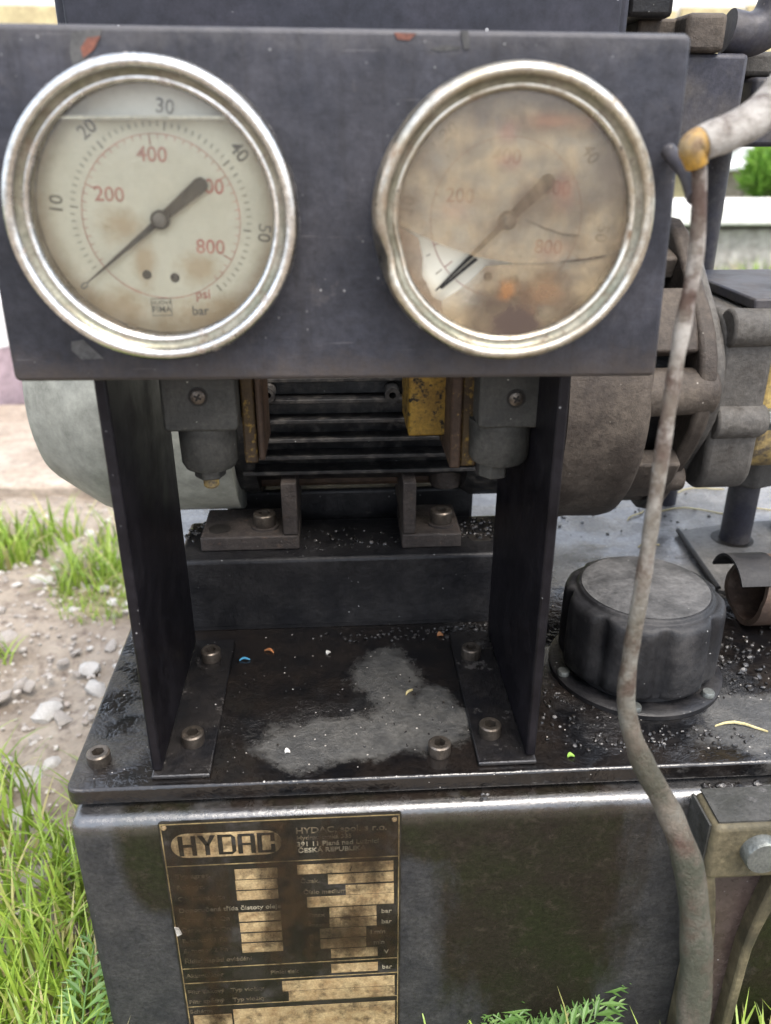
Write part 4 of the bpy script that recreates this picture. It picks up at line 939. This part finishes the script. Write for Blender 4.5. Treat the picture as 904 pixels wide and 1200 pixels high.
# return pipe stub with torn end
rs = root('pipe_stub', 'brown cut-off horizontal pipe with a torn dark open end on the lid', 'pipe', (.33, .50, HD))
e = atY(848, 715, .490); rc = .0255; cz_ = HD + .0262
bm = bm_(); lathe(bm, [(rc,0),(rc,.20),(rc-.004,.20),(rc-.004,0)], (.285,.498,cz_), (1,0,0), 44, closed=True)
for v in bm.verts:
    if v.co.x < .29: v.co.x += .004*noise.noise(v.co*45) + .35*max(0, v.co.z - cz_)
obj('pipe_wall', bm, 'stubbrown', rs)
bm = bm_(); lathe(bm, [(rc-.0043,.05),(rc-.0043,.052)], (.285,.498,cz_), (1,0,0), 32); obj('dark_inside', bm, 'socket', rs)
bm = bm_()
n_ = 14; ring = []
for k in range(n_+1):
    a_ = R(35 + 125*k/n_); rr = rc + .0012
    ring.append((.498 - math.cos(a_)*rr, cz_ + math.sin(a_)*rr))
inner = [(.498 + (y-.498)*.93, cz_ + (z-cz_)*.93) for y, z in ring]
prism(bm, ring + inner[::-1], 'yz', .272, .300)
for v in bm.verts:
    if v.co.x < .27: v.co.x += .004*noise.noise(v.co*40) - .25*(v.co.z - cz_ - .02)
obj('bent_cover', bm, 'rubber', rs)

# ------------------------------------------------------------------ filler cap
fcx, fcy = .1915, .447
cap = root('filler_cap', 'large fluted black plastic filler cap with dusty top on the lid', 'filler cap', (fcx, fcy, HD))
bm = bm_(); lathe(bm, [(.0555,0),(.0555,.003),(.054,.0042),(.047,.0042)], (fcx,fcy,HD+.0002), seg=64); obj('neck_ring', bm, 'blacksteel', cap)
for k in range(6):
    a_ = R(60*k + 12); x, y = fcx + .0512*math.cos(a_), fcy + .0512*math.sin(a_)
    bm = bm_(); lathe(bm, [(.0040,0),(.0040,.0018),(.0034,.003)], (x,y,HD+.0044), seg=18); obj('screw_head', bm, 'zincbolt', cap)
bm = bm_(); lathe(bm, [(.043,.0044),(.043,.014)], (fcx,fcy,HD), seg=48); obj('neck', bm, 'rubber', cap)
bm = bm_(); seg = 144; lev = [(.0455,.0085,.3),(.0485,.0095,.6),(.0500,.013,1),(.0502,.030,1),(.0498,.050,1),(.0494,.0545,.9),(.0484,.0570,.65),(.0465,.0584,.3),(.0440,.0590,.08),(.0425,.0592,0),(.0418,.0598,0),(.0414,.0612,0),(.0405,.0618,0)]
rings = []
for r, h, f in lev:
    rg_ = []
    for q in range(seg):
        t = 2*math.pi*q/seg; c = .5 + .5*math.cos(8*t + .5); rr = r - f*.0050*(c**6) 
        rg_.append(bm.verts.new((fcx + rr*math.cos(t), fcy + rr*math.sin(t), HD + h)))
    rings.append(rg_)
for a, b in zip(rings, rings[1:]):
    for q in range(seg): bm.faces.new((a[q], a[(q+1)%seg], b[(q+1)%seg], b[q]))
bm.faces.new(rings[0][::-1]); bm.faces.new(rings[-1])
obj('cap_body', bm, 'cap', cap, smooth=60)
bm = bm_(); lathe(bm, [(.0395,.0619),(.0395,.0624),(.0388,.0627)], (fcx,fcy,HD), seg=64); obj('cap_top', bm, 'captop', cap)

# ------------------------------------------------------------------ pressure switches with plugs
def cross_screw(parent, x, y, z, r):
    bm = bm_(); lathe(bm, [(r*1.35,-.0003),(r*1.35,.0003)], (x,y,z), (0,-1,0), 24); rc_ = obj('screw_recess', bm, 'socket', parent)
    bm = bm_(); lathe(bm, [(r,.0002),(r,.0009),(r*.8,.0014)], (x,y,z), (0,-1,0), 24); s = obj('cross_screw', bm, 'screw', parent)
    bm = bm_(); a = r*.55; b = r*.14
    prism(bm, [(x-a,z-b),(x-b,z-b),(x-b,z-a),(x+b,z-a),(x+b,z-b),(x+a,z-b),(x+a,z+b),(x+b,z+b),(x+b,z+a),(x-b,z+a),(x-b,z+b),(x-a,z+b)], 'xz', y-.0016, y-.0012)
    bmesh.ops.rotate(bm, verts=bm.verts, cent=(x,y,z), matrix=Matrix.Rotation(.5, 3, 'Y'))
    obj('cross_slot', bm, 'socket', s, smooth=0)
def pswitch(pl, pb, pn, yb, scr, label, yellows):
    YP = .400
    r_ = root('pressure_switch', label, 'switch', (pl[0], YP, pl[2]), 'plugs hanging behind the panel')
    x0, x1, z0 = pl[0], pl[1], pl[2]
    bm = bm_(); prism(bm, rrect(x0, x1, z0, z0+.062, .0025), 'xz', YP, YP+.034); obj('plug_body', bm, 'plug', r_, bevel=.0015, bseg=3)
    cx, cr, cz0 = pb
    bm = bm_(); lathe(bm, [(cr*.90,cz0),(cr,cz0+.003),(cr*1.03,z0-.0005),(cr*1.03,z0+.001)], (cx,YP+.017,0), seg=40); gl_ = obj('gland', bm, 'plug', r_)
    nx, nr, nz0 = pn
    bm = bm_(); prism(bm, hexa(nx, YP+.017, nr, 10), 'xy', nz0, cz0+.0008); obj('gland_nut', bm, 'plug', r_, bevel=.001)
    cross_screw(r_, scr[0], YP-.0002, scr[1], .0036)
    for a in yellows:
        bm = bm_(); box(bm, *a[:6]); obj(a[7], bm, a[6], r_, bevel=.0012)
    bm = bm_(); tube(bm, [(x0+.018,YP+.0335,z0+.045),(x0+.018,.47,z0+.045)], .012, 20); obj('switch_body', bm, 'blacksteel', r_)
    return r_
def X(px, py, y): return atY(px, py, y).x
def Zp(px, py, y): return atY(px, py, y).z
YP = .400
pswitch((X(188,470,YP), X(277,470,YP), Zp(240,506,YP)), ((X(205,530,YP)+X(274,530,YP))/2, (X(274,530,YP)-X(205,530,YP))/2, Zp(240,558,YP)),
        ((X(216,560,YP)+X(266,560,YP))/2, .0085, Zp(240,572,YP)), None, (X(232,465,YP), Zp(232,465,YP)),
        'grey plug with cross-head screw and gland beside the left leg, under the clear gauge',
        [(X(276,470,YP)+.001, X(300,470,.42), .412, .45, Zp(290,545,.41), .53, 'goldgrime', 'switch_block'), (X(301,470,.42)+.0002, X(309,470,.42), .410, .452, Zp(300,540,.41), .53, 'rustbrown', 'edge_strip')])
bm = bm_(); lathe(bm, [(.0030,0),(.0042,.0012),(.0042,.0066)], ((X(216,560,YP)+X(266,560,YP))/2, YP+.017, Zp(240,572,YP)-.0064), seg=14)
tag(obj('cable_end', bm, 'pumpyellow'), 'cut orange cable end in the gland beside the left leg', 'cable')
pswitch((X(562,470,YP), X(655,470,YP), Zp(610,502,YP)), ((X(556,530,YP)+X(628,530,YP))/2, (X(628,530,YP)-X(556,530,YP))/2, Zp(600,550,YP)),
        ((X(560,560,YP)+X(610,560,YP))/2, .0085, Zp(600,570,YP)), None, (X(605,467,YP), Zp(605,467,YP)),
        'grey plug with cross-head screw beside the right leg, yellow block next to it',
        [(X(479,470,.44), X(527,470,.44), .44, .485, Zp(500,511,.44), .53, 'yellow', 'switch_block'), (X(528,470,.42), X(541,470,.42), .415, .475, Zp(535,545,.42), .53, 'rustbrown', 'edge_strip'), (X(541,470,.42)+.0002, X(561,470,.42), .418, .46, Zp(548,545,.42), .53, 'goldgrime', 'side_block')])

# ------------------------------------------------------------------ level gauge on tank front, right
LY = TY0 - .028
lv = root('level_gauge', 'beige framed oil level gauge with brown window and round bolt on the tank', 'level gauge', (.235, TY0, .10))
hb = atY(890, 995, LY); cx = hb.x
tl = atY(836, 985, LY)
hw = cx - tl.x; zt_ = atY(860, 970, LY).z
bm = bm_(); prism(bm, rrect(cx-hw, cx+hw, hb.z-.022, zt_, .004), 'xz', LY, TY0-.0003); hd = obj('head', bm, 'level', lv, bevel=.003, bseg=3)
bm = bm_(); box(bm, cx-hw+.003, cx+hw-.003, LY+.003, TY0-.0005, zt_, zt_+.0012); obj('head_dirt', bm, 'levelside', hd)
bm = bm_(); prism(bm, [(TY0-.0005, zt_-.002), (LY+.004, zt_-.002), (LY+.004, hb.z-.015), (TY0-.0005, hb.z-.015)], 'yz', cx-hw-.0012, cx-hw); obj('side_dirt', bm, 'levelside', hd)
bm = bm_(); lathe(bm, [(.0105,-.002),(.0105,.006),(.0098,.0072),(.002,.0076)], (hb.x,LY,hb.z), (0,-1,0), 32); obj('bolt', bm, 'zincbolt', lv)
# window frame bars (waisted) from the head down
zw1 = hb.z-.0225; zw0 = .02
for s in (-1, 1):
    o_, i_ = [], []
    for k in range(12):
        t = k/11; z = zw1 - (zw1-zw0)*t
        w = .0085 + .0095*max(0, 1-t*2.4)**1.6
        i_.append((cx + s*w, z)); o_.append((cx + s*(w+.006+.004*max(0, 1-t*3)), z))
    bm = bm_(); prism(bm, i_ + o_[::-1], 'xz', LY+.004, TY0-.0004); obj('side_bar', bm, 'level', lv, bevel=.0015)
bm = bm_(); box(bm, cx-.0185, cx+.0185, LY+.014, TY0-.0006, zw0, zw1+.0005)
bmesh.ops.subdivide_edges(bm, edges=bm.edges[:], cuts=6, use_grid_fill=True)
for v in bm.verts:
    t = (zw1-v.co.z)/(zw1-zw0); w = .0085 + .0095*max(0, 1-t*2.4)**1.6
    v.co.x = cx + (v.co.x-cx)/.0185*(w+.001)
obj('window', bm, 'levelglass', lv)
bm = bm_(); box(bm, cx-.02, cx+.02, LY, TY0-.0003, -.002, zw0-.0003); obj('lower_head', bm, 'level', lv, bevel=.003)

# ------------------------------------------------------------------ hanging bent cable
def spline(P, n=8):
    out = []
    for i in range(len(P)-1):
        p0, p1, p2, p3 = P[max(i-1,0)], P[i], P[i+1], P[min(i+2,len(P)-1)]
        for k in range(n):
            t = k/n; out.append(.5*((2*p1) + (p2-p0)*t + (2*p0-5*p1+4*p2-p3)*t*t + (3*p1-p0-3*p2+p3)*t**3))
    out.append(P[-1]); return out
cab = root('bent_cable', 'long corroded brown cable hanging bent past the panel edge and down the tank', 'cable', (.14, .30, .3))
K = [(817,178,.322,.0042),(820,215,.322,.0046),(816,300,.320,.0044),(803,370,.318,.0044),(789,450,.315,.0046),(772,560,.310,.0045),(754,680,.305,.0049),(738,775,.300,.0054),(735,832,.296,.0058),(752,890,.292,.0072),(786,955,.286,.0074),(808,1020,.278,.0078),(816,1100,.268,.0084),(814,1170,.258,.0090),(800,1260,.245,.0090)]
V4 = [Vector((*atY(a, b, c), d)) if False else (atY(a, b, c), d) for a, b, c, d in K]
P = [v for v, d in V4]; rr = [d for v, d in V4]
endp = Vector((P[-1].x-.01, P[-1].y-.01, .004)); P.append(endp); rr.append(.0085)
pts = spline(P, 8); rads = []
for i in range(len(rr)-1):
    for k in range(8): rads.append(rr[i] + (rr[i+1]-rr[i])*k/8)
rads.append(rr[-1])
rads = [r*(.68 + .22*min(1, max(0, (.33-p.z)/.1)))*(1 + .16*noise.noise(p*70)) for r, p in zip(rads, pts)]
bm = bm_(); tube(bm, pts, rads, 18); obj('hanging_length', bm, 'cable', cab, smooth=80)
K2 = [(960,60,.40),(925,96,.36),(893,132,.335),(862,152,.326),(836,162,.323),(822,168,.322)]
P2 = [atY(*k) for k in K2]; pts2 = spline(P2, 7)
bm = bm_(); tube(bm, pts2, [.0076 - .0016*i/(len(pts2)-1) + .0004*noise.noise(p*80) for i, p in enumerate(pts2)], 18); obj('sheathed_length', bm, 'cable', cab, smooth=80)
P3 = [atY(830,166,.3225), atY(818,168,.322), atY(812,173,.3215), atY(814,182,.3215), atY(817,194,.322)]
pts3 = spline(P3, 6)
bm = bm_(); tube(bm, pts3, [.0056 - .0014*i/(len(pts3)-1) + .0005*noise.noise(q_*90) for i, q_ in enumerate(pts3)], 18); obj('yellow_bend', bm, 'cableyellow', cab, smooth=80)
bm = bm_(); P4 = spline([atY(783,176,.352), atY(795,190,.345), atY(806,205,.335), atY(815,232,.323)], 5)
tube(bm, P4, [.003,.0034]*8 if False else [.0032]*len(P4), 10); obj('frayed_strand', bm, 'darkpipe', cab)

# ------------------------------------------------------------------ valve group, upper right behind the panel
vg = root('valve_block', 'dark valve block with a brass-brown fitting and elbow pipe, beside the panel top', 'valve', (.29, .60, .48))
def bxp(nm, px0, px1, py0, py1, y0, y1, m, bev=.002):
    a, b = atY(px0, py1, y0), atY(px1, py0, y0); bm = bm_(); box(bm, a.x, b.x, y0, y1, a.z, b.z); return obj(nm, bm, m, vg, bevel=bev)
bxp('valve_body', 760, 880, 62, 172, .56, .66, 'darkpipe', .003)
bxp('valve_section', 872, 985, 90, 172, .59, .68, 'darkpipe', .003)
bxp('valve_cap', 866, 960, 60, 89, .60, .66, 'castgrey', .003)
bxp('fitting_block', 802, 856, 14, 61, .555, .60, 'cast', .003)
bxp('solenoid', 735, 799, -60, 20, .56, .63, 'blacksteel', .003)
bxp('adapter', 745, 801, 21, 61, .575, .62, 'cast', .002)
bm = bm_(); q0, q1, q2, q3 = atY(852,36,.575), atY(880,40,.575), atY(905,22,.575), atY(925,-30,.575)
tube(bm, spline([q0,q1,q2,q3], 6), .0125, 24); obj('elbow_pipe', bm, 'darkpipe', vg)
a = atY(828, 172, .61); bm = bm_(); tube(bm, [(a.x+.004,.61,.245),(a.x+.004,.61,.40),(a.x+.004,.61,a.z+.004)], .0095, 20)
bmesh.ops.translate(bm, verts=bm.verts, vec=(.012,.10,0))
a2 = atY(833, 230, .71); 
bm.free(); bm = bm_(); tube(bm, [(a2.x,.71,HD),(a2.x,.71,.45),(a2.x,.71,.56)], .0115, 24); obj('support_post', bm, 'darkpipe', vg)
bm = bm_(); box(bm, a2.x-.03, a2.x+.03, .60, .73, .555, .575); obj('support_arm', bm, 'darkpipe', vg, bevel=.002)

# ------------------------------------------------------------------ background
# pale tub on the path, left
t0 = atY(28, 356, 1.72)
tb = root('plastic_tub', 'pale pink and white plastic tub standing behind the concrete path', 'tub', (t0.x-.3, 1.95, 0))
bm = bm_(); lathe(bm, [(.24,-.004),(.265,.12),(.268,.135),(.262,.135),(.235,.004)], (t0.x-.278,1.97,.01), seg=56); obj('tub_wall', bm, 'pinkplastic', tb)
bm = bm_(); lathe(bm, [(.270,.1352),(.285,.19),(.292,.232),(.284,.235),(.262,.1352)], (t0.x-.278,1.97,.01), seg=56, closed=True); obj('tub_rim', bm, 'whiteplastic', tb)
# low wall with pale slabs on top, right and behind
wall = root('block_wall', 'low rough concrete block wall capped with pale slabs behind the lawn', 'wall', (1.5, 3.5, 0))
x = -6.0; k = 0
while x < 7:
    w = random.uniform(.55,.75); h = .205 + random.uniform(-.012,.012)
    bm = bm_(); box(bm, x+.008, x+w-.008, 3.4+random.uniform(-.02,.02), 3.65, -.03, h); obj('block', bm, 'concretewall', wall, bevel=.015)
    bm = bm_(); box(bm, x+.003, x+w-.003, 3.36+random.uniform(-.02,.02), 3.72, .219, .285+random.uniform(-.008,.012)); obj('cap_slab', bm, 'slab', wall, bevel=.01)
    x += w
fence = root('board_fence', 'weathered upright board fence behind the low wall', 'fence', (0, 4.6, 0))
for i in range(100):
    x = -6.5 + i*.14; bm = bm_(); box(bm, x, x+.132, 4.6, 4.625, -.02, .43 + random.uniform(-.02,.02)); obj('board', bm, random.choice(['wood','wood','wood2']), fence)
for z in (.1, .32):
    bm = bm_(); box(bm, -6.5, 7.5, 4.626, 4.67, z, z+.06); obj('rail', bm, 'wood', fence)
# white sheet lying over the fence top, right
sh_ = bm_(); G = []
c0 = atY(872, 195, 4.55)
for i in range(15):
    row = []
    for j in range(13):
        u, v = i/14-.5, j/12
        x = c0.x + u*.95; z = .56 - .19*v + .05*noise.noise(Vector((u*4, v*3, 1))) + .10*(1-v)*noise.noise(Vector((u*3,0,5))); y = 4.57 - .03*v + .05*noise.noise(Vector((u*5, v*4, 7)))
        row.append(sh_.verts.new((x, y - .02, z)))
    G.append(row)
for i in range(14):
    for j in range(12): sh_.faces.new((G[i][j], G[i+1][j], G[i+1][j+1], G[i][j+1]))
s_ = obj('white_sheet', sh_, 'whiteplastic', smooth=180); sm = s_.modifiers.new('solid', 'SOLIDIFY'); sm.thickness = .01
tag(s_, 'crumpled white plastic sheet draped over the board fence', 'sheet')
# shrub, right
def shrub(cx, cy, z0, r, label):
    s = root('shrub', label, 'shrub', (cx, cy, 0), 'shrubs by the low wall'); bm = bm_()
    for i in range(1500):
        d = Vector((random.gauss(0,1), random.gauss(0,1), random.gauss(0,1))).normalized()*r*random.uniform(.55,1.0)**.6
        rr = 1 + .35*noise.noise(d*6/r*.5)
        p = Vector((cx, cy, z0)) + d*rr; n_ = (d + Vector((random.gauss(0,.06), random.gauss(0,.06), .1)))
        t = n_.normalized(); s1 = t.cross(Vector((random.random(), random.random(), 1))).normalized()*.010; L = random.uniform(.04,.08)
        bm.faces.new([bm.verts.new(q) for q in (p, p + t*L*.5 + s1, p + t*L, p + t*L*.5 - s1)])
    obj('crown', bm, 'shrub', s, smooth=0)
    bm = bm_(); tube(bm, [(cx,cy,-.02),(cx+.01,cy,z0*.5),(cx,cy,z0)], [.02,.015,.01], 10); obj('stem', bm, 'bark', s)
    for k in range(4):
        a = k*1.57; bm = bm_(); tube(bm, [(cx,cy,z0*.5),(cx+.5*r*math.cos(a),cy+.5*r*math.sin(a),z0+.3*r)], [.01,.005], 8); obj('branch', bm, 'bark', s)
c1 = atY(908, 208, 3.95); shrub(c1.x, 3.95, c1.z, .12, 'bright green rounded shrub growing just behind the low wall')
shrub(-2.2, 3.1, .22, .2, 'green shrub in the grass far left of the machine')
# shed wall beyond, top left: boards and posts
shed = root('timber_shed', 'pale plastered shed with yellow timber boards beyond the fence', 'shed', (-2.5, 7, 0))
bm = bm_(); box(bm, -7, 4.5, 7, 9, -.05, 2.6); obj('shed_wall', bm, 'slab', shed, bevel=.01)
for i in range(22):
    x = -6.9 + i*.5; bm = bm_(); box(bm, x, x+.47, 6.96, 6.999, .25, 1.36 + .02*(i%3)); obj('board', bm, 'wood2', shed, bevel=.004)
bm = bm_(); prism(bm, [(6.7,2.55),(9.3,2.55),(8,3.5)], 'yz', -7.3, 4.8); obj('roof', bm, 'concretewall', shed)
